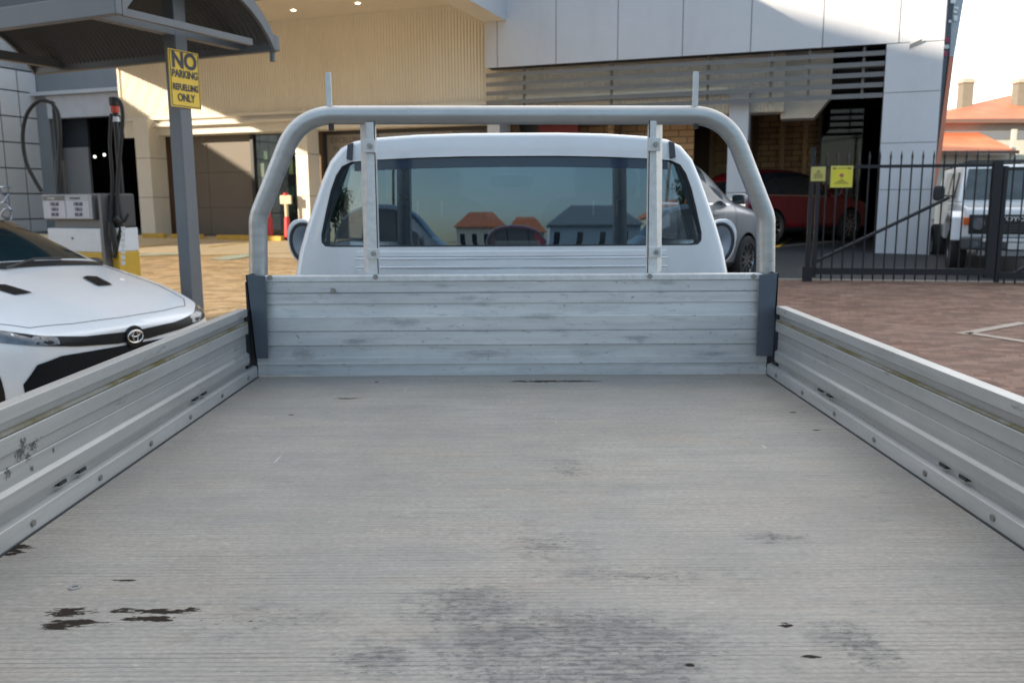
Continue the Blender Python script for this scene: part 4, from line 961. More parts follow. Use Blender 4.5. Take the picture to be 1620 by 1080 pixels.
# ---- the SUVs
def suv(name, label, loc, yaw, paint, wins=dark_glass, H=1.75, rim=None):
    t = thing(name, label, 'car', loc, yaw, )
    k = H/1.75
    st = [(2.36, .52, .30, .80, .42, .84), (2.30, .74, .26, .86, .58, .92), (2.15, .86, .24, .92, .66, 1.00), (1.85, .92, .22, .98, .72, 1.07), (1.35, .93, .22, 1.04, .74, 1.12), (1.05, .93, .22, 1.07, .72, 1.17), (.60, .93, .22, 1.08, .66, 1.48), (.25, .93, .22, 1.09, .62, 1.66), (-.4, .93, .22, 1.10, .62, 1.75), (-1.2, .93, .22, 1.11, .62, 1.74), (-1.75, .92, .24, 1.12, .60, 1.68), (-2.1, .90, .28, 1.10, .60, 1.45), (-2.25, .86, .32, 1.02, .60, 1.15), (-2.34, .72, .40, .90, .5, .98)]
    st = [(x, w_, a, b_*k, wr, c*k) for x, w_, a, b_, wr, c in st]
    fl_ = ['', '', '', '', '', 'w', 'wt', 's', 's', 's', 's', 'w', '', '']
    body, win, bvh = grid_car(t, st, fl_, paint, wins, arches=(1.42, -1.38), zc=.38, ar=.44, sub=2, wmax=.93)
    m4 = parent_mats[t.name]; m3 = m4.to_3x3()
    for xx in (1.42, -1.38):
        for sy in (-1, 1): wheel_parts(t, m4 @ Vector((xx, sy*.83, .38)), m3 @ Vector((0, sy, 0)), .38, .24, None, 10, rim)
    for sy in (-1, 1):
        patch('headlight', [(sy*.50, .80*k), (sy*.66, .78*k), (sy*.86, .86*k), (sy*.85, .94*k), (sy*.70, .91*k), (sy*.52, .86*k)], '-x', bvh, M('bright_headlamp', (.55, .56, .58), .15, .4, var=.3, scale=10, coat=.8), body)
        patch('tail_light', [(sy*.55, .95*k), (sy*.84, .95*k), (sy*.84, 1.08*k), (sy*.55, 1.06*k)], '+x', bvh, M('red_tail_lamp', (.30, .01, .01), .2), body)
        # side: pillars, sill cladding, door lines, handles, mirrors
        ax = '-y' if sy > 0 else '+y'
        for xa, xb in ((.02, -.06), (-.98, -1.06)):
            patch('pillar_cover', [(xa-.02, 1.09*k), (xb-.02, 1.09*k), (xb-.10, 1.62*k), (xa-.10, 1.62*k)], ax, bvh, black_plastic, body, off=.005)
        patch('sill_cladding', [(.98, .24), (.98, .36), (-.94, .36), (-.94, .24)], ax, bvh, black_plastic, body, off=.008)
        patch('window_chrome', [(.85, 1.075*k), (.85, 1.10*k), (-1.7, 1.13*k), (-1.7, 1.105*k)], ax, bvh, chrome('chromed_metal'), body, off=.006)
        for xx in (.95, -.02, -1.0):
            patch('door_line', [(xx, .36), (xx+.010, .36), (xx+.010, 1.06*k), (xx, 1.06*k)], ax, bvh, gap_m, body, off=.003)
        mr = reg(P('door_mirror', rblock(.78, sy*1.04, 1.16*k, .07, .12, .085, .55), paint, t, world=False, smooth=60), t)
        P('mirror_glass', rblock(.71, sy*1.045, 1.16*k, .012, .10, .07, .55), dark_glass, mr, world=False, smooth=60)
        for xx in (.22, -.78): P('door_handle', rblock(xx, sy*.935, .96*k, .09, .016, .014, .5), paint if name != 'red' else chrome('chromed_metal'), t, world=False, smooth=60)
    patch('grille', [(-.48, .62*k), (.48, .62*k), (.44, .80*k), (-.44, .80*k)], '-x', bvh, gr_m, body)
    return t
red_paint = carpaint('deep_red_car_paint', (.26, .012, .022), .35, 1.)
silver = carpaint('silver_car_paint', (.30, .30, .315), .5, .7)
a_ = R(32); fw = atY(1340, 352, 21.6); hx = Vector((math.cos(a_), math.sin(a_), 0)); lft = Vector((-hx.y, hx.x, 0))
cen = fw - hx*1.42 + lft*.83
red_suv = suv('red_suv', 'dark red four-wheel-drive wagon parked under the showroom behind the gate signs', (cen.x, cen.y, gz(cen.x, cen.y)+.02), a_, red_paint)
sil_suv = suv('silver_suv', 'tall silver-grey wagon parked nose in, partly hidden by the truck cab and alloy hoop', (2.28, 13.63, gz(3, 13.7)+.01), R(51), silver, H=2.05)

# ---- boxy white four-wheel drive facing the gate
fx = thing('four_wheel_drive', 'boxy white off-roader with black grille facing out behind the black gate', 'four-wheel drive', (8.5+.34*0, 14.45, gz(8.5, 14.4)), R(-110))
wht = white_paint; trim = black_plastic
def FX(name, build, mat, parent=None, **kw): return reg(P(name, build, mat, parent or fx, world=False, **kw), fx)
# local: x forward, front bumper at x = 0
def prism(b, outline, y0, y1):           # outline in (x, z)
    extrude(b, [(x, 0, z) for x, z in outline], (0, y0, 0), (0, y1, 0))
FX('body', lambda b: (prism(b, [(-.10, .62), (-.10, 1.02), (-.16, 1.16), (-1.18, 1.24), (-1.30, 1.26), (-4.6, 1.26), (-4.6, .55), (-.6, .50)], -.80, .80)), wht, bevel=.05, seg=4, smooth=40)
cabn = FX('cabin', lambda b: [b.faces.new(f) for f in (lambda A, C: [A[::-1], C]+[[A[i], A[(i+1) % 4], C[(i+1) % 4], C[i]] for i in range(4)])([b.verts.new((x, y, 1.24)) for x, y in ((-1.20, -.80), (-1.20, .80), (-4.6, .80), (-4.6, -.80))], [b.verts.new((x, y, 1.93)) for x, y in ((-1.62, -.68), (-1.62, .68), (-4.5, .68), (-4.5, -.68))])], wht, bevel=.05, seg=4, smooth=40)
def wsx(b): quad(b, [(-1.210, -.70, 1.30), (-1.210, .70, 1.30), (-1.555, .61, 1.86), (-1.555, -.61, 1.86)])
FX('windscreen', wsx, M('offroader_glass', (.05, .065, .07), .03, var=.6, scale=3, spec=.9), cabn)
for sy in (-1, 1):
    def swn(b):
        for xa, xb in ((-1.75, -2.55), (-2.65, -3.5)):
            quad(b, [(xa, sy*.808, 1.32), (xb, sy*.808, 1.32), (xb, sy*.722, 1.82), (xa-.12, sy*.722, 1.82)])
    FX('side_window', swn, dark_glass, cabn)
    FX('wheel_flare', lambda b: prism(b, [(-.22, .60), (-.30, 1.0), (-.55, 1.10), (-.95, 1.10), (-1.2, .98), (-1.32, .60), (-1.22, .60), (-1.12, .92), (-.9, 1.02), (-.6, 1.02), (-.40, .93), (-.32, .60)], sy*.79 if sy > 0 else -.99, sy*.99 if sy > 0 else -.79), wht if sy < 0 else trim, bevel=.02)
    hd = FX('headlight', lambda b: cyl(b, (-.085, sy*.60, .90), (1, 0, 0), .105, .06, 28), M('headlamp_lens', (.35, .38, .42), .08, .5, var=.6, scale=12, coat=1), bevel=.008)
    FX('headlight_surround', lambda b: tube(b, [(-.06, sy*.60+math.cos(t)*.115, .90+math.sin(t)*.115) for t in [2*math.pi*k/32 for k in range(33)]], .014, 8, False), trim, hd, smooth=60)
    FX('indicator', lambda b: box(b, -.20, -.085, min(sy*.735, sy*.82), max(sy*.735, sy*.82), .87, 1.0), M('orange_indicator', (.70, .12, .01), .3), bevel=.01)
    FX('fog_light', lambda b: cyl(b, (.13, sy*.66, .56), (1, 0, 0), .05, .03, 20), M('headlamp_lens', (.35, .38, .42), .08), smooth=40)
    mr = FX('door_mirror', rblock(-1.72, sy*1.06, 1.42, .04, .10, .14, .5), trim, smooth=60)
    FX('mirror_arm', lambda b: tube(b, [(-1.62, sy*.80, 1.36), (-1.70, sy*1.0, 1.38)], .015, 8), trim, mr)
FX('grille', lambda b: box(b, -.12, -.075, -.74, .74, .72, 1.05), trim, bevel=.02)
for k in range(3): FX('grille_bar', lambda b: box(b, -.078, -.068, -.42, .42, .755+.05*k, .780+.05*k), M('dark_grille_bar', (.05, .05, .055), .4))
text_obj('grille_lettering', 'TOYOTA', .105, M('chrome_letters', (.75, .76, .78), .3, .3), fx, Matrix.Translation((-.064, 0, .975)) @ Matrix.Rotation(R(90), 4, 'Z') @ Matrix.Rotation(R(90), 4, 'X'), .004, .002, 1.25)
FX('bumper', lambda b: box(b, -.08, .14, -.86, .86, .46, .68), M('grey_bumper', (.08, .085, .09), .5), bevel=.04, seg=3)
FX('bumper_bar', lambda b: box(b, .135, .155, -.55, .55, .60, .655), wht, bevel=.008)
FX('number_plate', lambda b: box(b, .142, .156, -.19, .19, .475, .585), M('white_plate', (.7, .7, .68), .4), bevel=.005)
FX('lower_valance', lambda b: box(b, -.06, .12, -.60, .60, .36, .455), M('silver_skid_plate', (.30, .30, .31), .4, .4), bevel=.01)
FX('snorkel', lambda b: tube(b, [(-.9, .86, 1.10), (-1.15, .87, 1.22), (-1.45, .80, 1.60), (-1.62, .74, 1.95), (-1.58, .74, 2.02)], .042, 12), trim, smooth=60)
FX('roof_rack', lambda b: [box(b, -1.8, -4.2, y-.015, y+.015, 1.97, 2.0) for y in (-.6, .6)]+[box(b, -1.8-.6*k-.02, -1.8-.6*k+.02, -.6, .6, 2.0, 2.02) for k in range(5)]+[box(b, x-.02, x+.02, y-.02, y+.02, 1.90, 1.97) for x in (-1.9, -4.1) for y in (-.6, .6)], trim)
mm4 = parent_mats[fx.name]; mm3 = mm4.to_3x3()
for xx in (-.77, -3.55):
    for sy in (-1, 1): wheel_parts(fx, mm4 @ Vector((xx, sy*.82, .40)), mm3 @ Vector((0, sy, 0)), .40, .25)

# ================================================================== SHELTER, SIGN, PUMP
SH = R(-25); us = Vector((math.cos(SH), math.sin(SH), 0)); vs_ = Vector((-math.sin(SH), math.cos(SH), 0))
so_ = Vector((-2.32, 6.78, 0))
shl = thing('fuel_shelter', 'curved grey steel shelter roof on a single square grey post at the pump', 'shelter', (so_.x, so_.y, 0), SH)
HWD = .77; EZ = 2.80; RISE = .42; LEN = 2.95
sgrey = M('blue_grey_steel', (.125, .135, .15), .5, .1, var=.08, dirt=.15)
under = M('dark_roof_sheet', (.06, .06, .062), .65, bump=.1)
def arc(y): 
    Rr = (HWD**2+RISE**2)/(2*RISE); return EZ + math.sqrt(max(0, Rr*Rr-y*y)) - (Rr-RISE)
def roofsheet(b):
    N = 64; ys_ = [-HWD+2*HWD*k/N for k in range(N+1)]
    X_ = 110
    for sgn, dz in ((0, .02), (0, .012)):
        rows = []
        for i in range(X_+1):
            x = -LEN+LEN*i/X_; c = .010*(1 if i % 2 else -1); rows.append([b.verts.new((x, y, arc(y)+dz+c)) for y in ys_[::4]])
        for A, C in zip(rows, rows[1:]):
            for k in range(len(A)-1): b.faces.new((A[k], A[k+1], C[k+1], C[k]))
rf = reg(P('roof_sheet', roofsheet, under, shl, world=False), shl)
def rim(b, x0, x1):
    N = 32
    for k in range(N):
        ya = -HWD+2*HWD*k/N; yb = -HWD+2*HWD*(k+1)/N
        extrude(b, [(0, ya, arc(ya)-.05), (0, yb, arc(yb)-.05), (0, yb, arc(yb)+.06), (0, ya, arc(ya)+.06)], (x0, 0, 0), (x1, 0, 0))
for x in (.0, -LEN-.03): P('curved_end_rim', lambda b: rim(b, x, x+.03), sgrey, shl, world=False)
P('front_gutter', lambda b: box(b, -LEN-.03, .03, -HWD-.06, -HWD, EZ-.05, EZ+.10), sgrey, shl, world=False, bevel=.008)
P('rear_gutter', lambda b: box(b, -LEN-.03, .03, HWD, HWD+.06, EZ-.05, EZ+.08), sgrey, shl, world=False, bevel=.008)
P('tie_bar', lambda b: box(b, -.06, -.02, -HWD, HWD*.72, EZ-.035, EZ+.015), sgrey, shl, world=False)
P('drain_spout', lambda b: cyl(b, (-.03, HWD+.03, EZ-.09), (0, 0, 1), .022, .08, 12), sgrey, shl, world=False)
for x in (-.35, -LEN+.35): P('cross_beam', lambda b: box(b, x-.04, x+.04, -HWD, HWD, EZ-.02, EZ+.06), sgrey, shl, world=False)
pw = Vector((-2.625, 7.0, 0)); pl = Matrix.Rotation(-SH, 3, 'Z') @ (pw-so_)
P('post', lambda b: box(b, pl.x-.062, pl.x+.062, pl.y-.062, pl.y+.062, 0, arc(pl.y)), sgrey, shl, world=False, bevel=.008)
# the yellow sign: fixed to the right-hand face of the post
zt1, zt0 = atY(283, 82, 7.0).z, atY(290, 172, 7.0).z
zc1 = (zt0+zt1)/2; hh = (zt1-zt0)/2
sp = pw + us*.072
ysg = thing('parking_sign', 'yellow no parking sign on the shelter post', 'sign', (sp.x, sp.y, zc1), SH+R(90))
yb_m = M('yellow_sign_enamel', (.82, .52, .03), .45, var=.08, dirt=.15); ybk = M('sign_black', (.03, .03, .05), .5)
WS = .155
P('board', lambda b: box(b, -WS, WS, -.004, .004, -hh, hh), yb_m, ysg, world=False, bevel=.0015)
P('border', lambda b: [box(b, -WS+.008, WS-.008, -.006, -.0045, z-.003, z+.003) for z in (-hh+.011, hh-.011)]+[box(b, x-.003, x+.003, -.006, -.0045, -hh+.0145, hh-.0145) for x in (-WS+.011, WS-.011)], ybk, ysg, world=False)
for s_, z, sz, xs_ in (('NO', .62, .165, .98), ('PARKING', .16, .080, .80), ('REFUELLING', -.30, .068, .70), ('ONLY', -.66, .082, .80)):
    text_obj('lettering', s_, sz, ybk, ysg, Matrix.Translation((0, -.0065, z*hh)) @ Matrix.Rotation(R(90), 4, 'X'), .001, .0022 if s_ != 'NO' else .006, xs_)

# fuel dispenser
D0 = atY(158, 360, 9.1); pump = thing('fuel_pump', 'white and yellow fuel dispenser with two black hose masts behind the hatchback', 'fuel pump', (D0.x, D0.y, 0), R(-24))
wp = M('white_enamel', (.66, .68, .72), .45, dirt=.1); yp = M('pump_yellow', (.60, .36, .03), .45, dirt=.2); gyp = M('pump_grey', (.16, .155, .16), .5); bkm = M('black_hose_rubber', (.015, .015, .017), .5)
def DP(name, build, mat, parent=None, **kw): return reg(P(name, build, mat, parent or pump, world=False, **kw), pump)
W_ = .80; D_ = .36
DP('island', lambda b: box(b, -1.6, 1.3, -.25, D_+.25, 0, .14), M('worn_concrete', (.33, .31, .28), .85), bevel=.02)
DP('lower_cabinet', lambda b: box(b, -W_, 0, 0, D_, .14, .985), yp, bevel=.01)
uc = DP('upper_cabinet', lambda b: box(b, -W_, 0, 0, D_, .985, 1.235), wp, bevel=.01)
DP('lock', lambda b: cyl(b, (-.42, -.005, 1.13), (0, 1, 0), .012, .01, 12), gyp, uc)
DP('recess', lambda b: box(b, -W_+.05, -.03, .06, D_-.06, 1.236, 1.325), gyp)
hd_ = DP('display_head', lambda b: box(b, -W_-.03, -.07, .0, D_-.04, 1.325, 1.600), gyp, bevel=.012)
DP('display_frame', lambda b: box(b, -W_-.02, -.08, -.012, -.001, 1.335, 1.59), M('pale_display_frame', (.42, .42, .46), .5), hd_, bevel=.004)
for k in (0, 1):
    xa = -W_-.005+.36*k
    DP('display_panel', lambda b: box(b, xa, xa+.33, -.016, -.0125, 1.345, 1.525), M('display_glass', (.46, .47, .54), .3), hd_)
    DP('display_header', lambda b: box(b, xa, xa+.33, -.017, -.0125, 1.53, 1.58), (gyp, M('pale_header', (.40, .42, .44), .5))[k], hd_)
    for r_ in range(3):
        for q, s_ in enumerate(('188.88', '188.8', '88.88')[r_:r_+1]):
            text_obj('digits', s_, .052, M('lcd_digits', (.06, .05, .10), .5), pump, Matrix.Translation((xa+.17, -.0175, 1.490-.055*r_)) @ Matrix.Rotation(R(90), 4, 'X'), .0005, .002, 1.)
    text_obj('display_lettering', ('Diesel', 'Unleaded')[k], .042, (M('pale_letters', (.5, .52, .5), .5), M('lcd_digits', (.06, .05, .10), .5))[k], pump, Matrix.Translation((xa+.13, -.018, 1.555)) @ Matrix.Rotation(R(90), 4, 'X'), .0005, .001, 1.)
DP('side_plinth', lambda b: box(b, .05, .15, .08, D_, .14, .99), yp, bevel=.01)
DP('side_plinth_top', lambda b: box(b, .05, .15, .08, D_, .99, 1.24), wp, bevel=.01)
DP('hose_column', lambda b: box(b, .005, .045, .0, .34, .14, 1.60), gyp)
DP('side_housing', lambda b: box(b, -.06, .16, .10, D_-.02, 1.245, 1.60), M('dark_pump_side', (.045, .045, .05), .5), bevel=.02)
ml = lambda px, py, Y=9.3: (parent_mats[pump.name].inverted() @ atY(px, py, Y))
a1, a2 = ml(85, 303), ml(84, 160)
mst = DP('hose_mast', lambda b: (tube(b, [(a1.x, a1.y+.1, 1.60), (a1.x, a1.y+.1, 1.95), (a1.x-.01, a1.y+.1, 1.97), (a1.x-.01, a1.y+.1, a2.z)], [.062, .05, .022, .020], 12)), bkm, smooth=50)
a3, a4 = ml(201, 420), ml(181, 158)
ms2 = DP('hose_mast', lambda b: tube(b, [(a3.x, a3.y, .9), (a3.x, a3.y, 1.6), (a3.x, a3.y, a4.z)], [.035, .03, .028], 12), bkm, smooth=50)
DP('mast_collar', lambda b: cyl(b, (a3.x, a3.y, a4.z-.10), (0, 0, 1), .042, .07, 16), M('red_collar', (.55, .06, .03), .4), ms2)
DP('mast_cap', lambda b: cyl(b, (a3.x, a3.y, a4.z-.02), (0, 0, 1), .052, .09, 16), bkm, ms2, bevel=.01)
DP('mast_band', lambda b: cyl(b, (a3.x, a3.y, a4.z-.20), (0, 0, 1), .036, .05, 16), wp, ms2)
def hose(pxs, name='hose', r_=.020, Y=9.25):
    DP(name, lambda b: tube(b, smoothpath([ml(x, y, Y) for x, y in pxs], 8), r_, 10), bkm, smooth=60)
hose([(84, 163), (62, 160), (43, 180), (36, 215), (41, 255), (55, 285), (66, 303)])
hose([(82, 163), (92, 180), (95, 215), (94, 250), (92, 300)], r_=.02)
hose([(181, 156), (190, 162), (194, 185), (190, 240), (186, 300), (192, 350), (186, 385), (180, 408)], Y=9.1)
hose([(176, 180), (174, 230), (178, 290), (176, 350), (182, 400)], Y=9.12, r_=.018)
DP('nozzle', lambda b: tube(b, [ml(183, 345, 9.05), ml(190, 352, 9.05), ml(197, 349, 9.05), ml(203, 338, 9.05)], [.035, .03, .02, .014], 10), bkm, smooth=50)
DP('nozzle', lambda b: tube(b, [ml(176, 352, 9.05), ml(178, 372, 9.05), ml(184, 392, 9.05)], [.03, .04, .02], 10), bkm, smooth=50)
for k in range(7):
    p0 = ml(195, 362+9*k, 9.02); DP('tag', lambda b: box(b, p0.x-.028, p0.x+.028, p0.y-.003, p0.y, p0.z-.022, p0.z+.022), wp)
# air hose reel by the wall, left edge
ah = atY(11, 335, 10.2); air = thing('air_hose_stand', 'small blue-grey hose coil with an orange cap just above the hatchback windscreen', 'hose stand', (ah.x, ah.y, 0), R(-20))
P('stand', lambda b: tube(b, [(0, 0, 0), (0, 0, 1.28)], .03, 10), sgrey, air, world=False)
P('hose', lambda b: tube(b, smoothpath([(.05*math.cos(t*1.3)*(1+.4*math.sin(t*.5)), .05*math.sin(t*1.3), 1.30+.055*t/2+.03*math.sin(t*2)) for t in range(0, 16)], 5), .012, 8), M('blue_grey_hose', (.12, .16, .24), .4), air, world=False, smooth=60)
P('cap', lambda b: tube(b, [(0, 0, 1.16), (0, 0, 1.22), (0, 0, 1.29)], [.065, .07, .045], 14), M('orange_cap', (.60, .28, .08), .5), air, world=False, smooth=50)

# ================================================================== GATE
gm = M('black_gate_steel', (.014, .015, .019), .45, .2)
gd = Vector((1, -.13, 0)).normalized(); ga = math.atan2(gd.y, gd.x)
GB = Vector((4.86, 14.19-.12, 0)); gzb = gz(0, 14.0)
gpost = thing('gate_post', 'slim black square post at the left end of the black gate', 'post', (GB.x, GB.y, gz(0, GB.y)), ga)
P('post', lambda b: box(b, -.035, .035, -.035, .035, 0, 2.14), gm, gpost, world=False, bevel=.004)
P('cap', lambda b: box(b, -.04, .04, -.04, .04, 2.142, 2.16), gm, gpost, world=False)
P('foot_latch', lambda b: [box(b, -.07, .07, -.05, .05, 0, .25), ], gm, gpost, world=False)
def leaf(name, label, x0, L, n, brace):
    o0 = GB+gd*x0; t = thing(name, label, 'gate', (o0.x, o0.y, gzb-.02*x0), ga, 'black steel gate leaves')
    G_ = lambda nm, f, mt=gm, par=None, **k: P(nm, f, mt, par or t, world=False, **k)
    G_('top_rail', lambda b: box(b, 0, L, -.025, .025, 1.83, 1.88)); G_('bottom_rail', lambda b: box(b, 0, L, -.04, .04, .13, .235))
    G_('stile', lambda b: box(b, -.03, .03, -.04, .04, .08, 1.90)); G_('stile', lambda b: box(b, L-.08, L+.06, -.045, .045, .08, 1.92))
    a, c = ((0.03, .36), (2.02, 1.36)) if brace > 0 else ((.25, .235), (2.2, 1.4))
    G_('brace', lambda b: tube(b, [(a[0], .0, a[1]-.02), (c[0], .0, c[1])], .028, 8))
    k0 = None
    for k in range(n):
        x = .12+k*.163
        if x > L-.1: break
        if k0 is None:
            k0 = G_('picket', lambda b: (tube(b, [(0, -.0, .10), (0, 0, 1.98)], .013, 8), tube(b, [(0, 0, 1.98), (0, 0, 2.0), (0, 0, 2.10)], [.018, .018, .002], 8), tube(b, [(0, 0, .10), (0, 0, .08), (0, 0, .02)], [.016, .016, .004], 8)), smooth=50); pk = k0
        else:
            pk = k0.copy(); COL.objects.link(pk); pk.parent = t
        pk.location = (x, 0, 0)
    return t
leaf('gate_leaf', 'long black spear-topped gate leaf with diagonal brace and yellow signs', .10, 2.72, 40, 1)
leaf('gate_leaf', 'black spear-topped gate leaf at right edge, directly before the boxy off-roader', 2.93, 3.2, 40, -1)
def gsign(px0, px1, py0, py1, name, label, full):
    c0 = atY((px0+px1)/2, (py0+py1)/2, 13.9); x = (c0-GB).dot(gd); w0 = GB+gd*x+Vector((0, -.045, 0)); sc_ = 14.0/F
    hw_, hh_ = (px1-px0)/2*sc_, (py1-py0)/2*sc_
    t = thing(name, label, 'sign', (w0.x, w0.y, c0.z), ga)
    P('board', lambda b: box(b, -hw_, hw_, -.004, .004, -hh_, hh_), M('yellow_gate_sign' if full else 'faded_yellow_sign', (.74, .66, .04) if full else (.55, .48, .14), .5, dirt=.2), t, world=False, bevel=.001)
    ink = M('olive_sign_ink', (.20, .17, .03) if full else (.25, .21, .06), .6)
    if full:
        P('border', lambda b: [box(b, -hw_+.01, hw_-.01, -.0065, -.0045, z-.004, z+.004) for z in (-hh_+.014, hh_-.014)]+[box(b, x_-.004, x_+.004, -.0065, -.0045, -hh_+.02, hh_-.02) for x_ in (-hw_+.014, hw_-.014)], M('pale_border', (.62, .58, .30), .5), t, world=False)
        P('header', lambda b: [box(b, -hw_+.03, -.09, -.0065, -.0045, hh_-.055, hh_-.025), box(b, .08, hw_-.03, -.0065, -.0045, hh_-.055, hh_-.025), box(b, -.08, .07, -.0065, -.0045, hh_-.045, hh_-.035)], ink, t, world=False)
        P('diamond', lambda b: extrude(b, [(0, 0, .06), (.04, 0, .02), (0, 0, -.02), (-.04, 0, .02)], (0, -.0065, 0), (0, -.0045, 0)), M('sign_red', (.45, .10, .12), .6), t, world=False)
        P('text_line', lambda b: [box(b, -w_, w_, -.0065, -.0045, z-.005, z+.005) for w_, z in ((.03, -.05), (.055, -.068), (.09, -.086), (.12, -.108))], ink, t, world=False)
    else:
        P('emblem', lambda b: extrude(b, [(-.035, 0, .02), (.035, 0, .02), (0, 0, .07)], (0, -.0065, 0), (0, -.0045, 0)), ink, t, world=False)
        P('text_line', lambda b: [box(b, -w_, w_, -.0065, -.0045, z-.006, z+.006) for w_, z in ((.06, 0), (.075, -.02), (.07, -.04), (.07, -.06))], ink, t, world=False)
gsign(1285.5, 1307.5, 264, 286, 'warning_sign', 'small faded yellow sign on the gate, left of the bigger bright one', False)
gsign(1316, 1349, 263, 296, 'warning_sign', 'larger bright yellow sign on the gate with a red diamond', True)

# ================================================================== PYLON AND HOUSE
pyY = 25.0; py0 = atY(1495, 160, pyY)
pyl = thing('pylon_sign', 'tall leaning dark and grey pylon sign with orange-red base beside the showroom corner', 'sign', (py0.x, pyY, gz(0, pyY)), 0)
def PYP(name, pts, mat, d0, d1):
    ps = [atY(x, y, pyY) for x, y in pts]; return P(name, lambda b: extrude(b, ps, (0, d0, 0), (0, d1, 0)), mat, pyl)
PYP('dark_face', [(1465, 330), (1470, 330), (1513, -40), (1490, -40), (1478, 150)], M('slate_sign_face', (.07, .085, .11), .4, var=.3, scale=1.5), -.05, .5)
PYP('grey_side', [(1506, 0), (1513.3, -40), (1531, -40), (1509, 90), (1502, 90)], M('light_grey_sign', (.42, .45, .48), .4), -.02, .9)
PYP('orange_base', [(1502, 90.5), (1509, 90.5), (1487, 260), (1474, 330), (1470.5, 330)], M('coral_sign_base', (.66, .24, .15), .5), -.02, .9)
for x, y, w_, h_ in ((1506, 3, 4, 3.5), (1511, 15, 3.5, 3), (1509.5, 19, 3, 3), (1510, 30, 3, 4), (1501, 35, 2, 2)):
    PYP('letter_fragment', [(x-w_, y-h_), (x+w_, y-h_), (x+w_*.8, y+h_), (x-w_, y+h_)], M('white_letters', (.85, .85, .85), .4), -.08, -.053)
for x, y, w_, h_, mt in ((1497, 64, 3, 4, 'r'), (1496, 75, 4, 3, 'w'), (1494, 86, 3, 4, 'r')):
    PYP('emblem', [(x-w_, y-h_), (x+w_, y-h_), (x+w_*.8, y+h_), (x-w_, y+h_)], M('emblem_red', (.35, .04, .08), .5) if mt == 'r' else M('emblem_white', (.6, .6, .62), .5), -.08, -.053)
hse = thing('tiled_roof_house', 'cream house with orange roofs and two chimneys beyond the gate', 'house', (27, 46, gz(0, 46)), 0)
orange = NB('orange_roof_sheet'); ox = orange.sep()
orange.set(col=orange.mix(orange.ramp(orange.noise(.9, None, 5), [(.35, 0), (.7, 1)]), (.60, .17, .075), (.68, .23, .11)), rough=.7); orange = orange.m
house_cr = M('cream_house_wall', (.62, .58, .50), .8, var=.08, dirt=.15)
def HS(name, f, mt, par=None, **k): return reg(P(name, f, mt, par or hse, world=False, **k), hse)
ez = atY(1540, 188, 43).z-gz(0, 46)
HS('wall', lambda b: box(b, -6.5, 12, -2.2, 9, 0, ez-.05), house_cr)
HS('wall', lambda b: box(b, -12, -6.6, -1.0, 9, 0, ez-.25), house_cr)
def hip(b, x0, x1, y0, y1, z0, zr, rx0, rx1):
    ym = (y0+y1)/2; v = [b.verts.new(p) for p in ((x0, y0, z0), (x1, y0, z0), (x1, y1, z0), (x0, y1, z0), (rx0, ym, zr), (rx1, ym, zr), (x0, y0, z0-.18), (x1, y0, z0-.18), (x1, y1, z0-.18), (x0, y1, z0-.18))]
    for f in ((0, 1, 5, 4), (1, 2, 5), (2, 3, 4, 5), (3, 0, 4), (6, 7, 1, 0), (7, 8, 2, 1), (8, 9, 3, 2), (9, 6, 0, 3), (9, 8, 7, 6)): b.faces.new([v[i] for i in f])
zr_ = atY(1572, 150, 49).z-gz(0, 46)
mr_ = HS('roof', lambda b: hip(b, -6.9, 12.5, -2.9, 9.5, ez, zr_, .8, 5.0), orange)
HS('roof', lambda b: hip(b, -12.5, -1.5, -1.6, 8.5, ez-.0, ez+1.35, -7.5, -5.0), orange)
HS('gablet', lambda b: extrude(b, [(0, 0, zr_-.45), (3.2, 0, zr_-.45), (1.6, 0, zr_+.25)], (0, 1.4, 0), (0, 3.6, 0)), M('dark_orange_gable', (.33, .10, .05), .7), mr_)
HS('eave_board', lambda b: box(b, -6.95, 12.5, -2.96, -2.91, ez-.20, ez-.0), M('brown_eave', (.20, .12, .09), .7), mr_)
for px, w_, Y_ in ((1530, .55, 46.5), (1617, .60, 46.5)):
    t_, bt_ = atY(px, 132, Y_), atY(px, 162, Y_); x = t_.x-27; zt2 = t_.z-gz(0, 46)
    ch_ = HS('chimney', lambda b: box(b, x-.28, x+.28, .3, .9, bt_.z-2.2, zt2), M('grey_brown_stucco', (.24, .22, .17), .8), mr_)
    HS('chimney_cap', lambda b: (box(b, x-.36, x+.36, .22, .98, zt2+.001, zt2+.12), box(b, x-.30, x+.30, .28, .92, zt2+.121, zt2+.24)), M('pale_cap', (.50, .48, .38), .8), ch_, bevel=.02)
vz1, vz0 = atY(1540, 207, 42.5).z-gz(0, 46), atY(1540, 239, 40).z-gz(0, 46)
x0_, x1_ = atY(1470, 220, 41).x-27, atY(1597, 220, 41).x-27
def ver(b):
    n = 60; va = []
    for k in range(n+1):
        x = x0_+(x1_-x0_)*k/n; d = .02*(k % 2); va.append((b.verts.new((x, -5.8, vz0+d)), b.verts.new((x, -2.3, vz1+d))))
    for A, C in zip(va, va[1:]): b.faces.new((A[0], C[0], C[1], A[1]))
vr = HS('verandah_roof', ver, orange)
HS('verandah_gutter', lambda b: box(b, x0_, x1_, -5.9, -5.81, vz0-.12, vz0+.02), M('brown_eave', (.20, .12, .09), .7), vr)
HS('verandah_wall', lambda b: box(b, x0_, x1_+4, -5.0, -4.8, 0, vz0-.12), house_cr)
HS('window_band', lambda b: box(b, -6.0, 3.6, -2.24, -2.21, ez-.95, ez-.55), M('grey_window_band', (.22, .23, .25), .4))
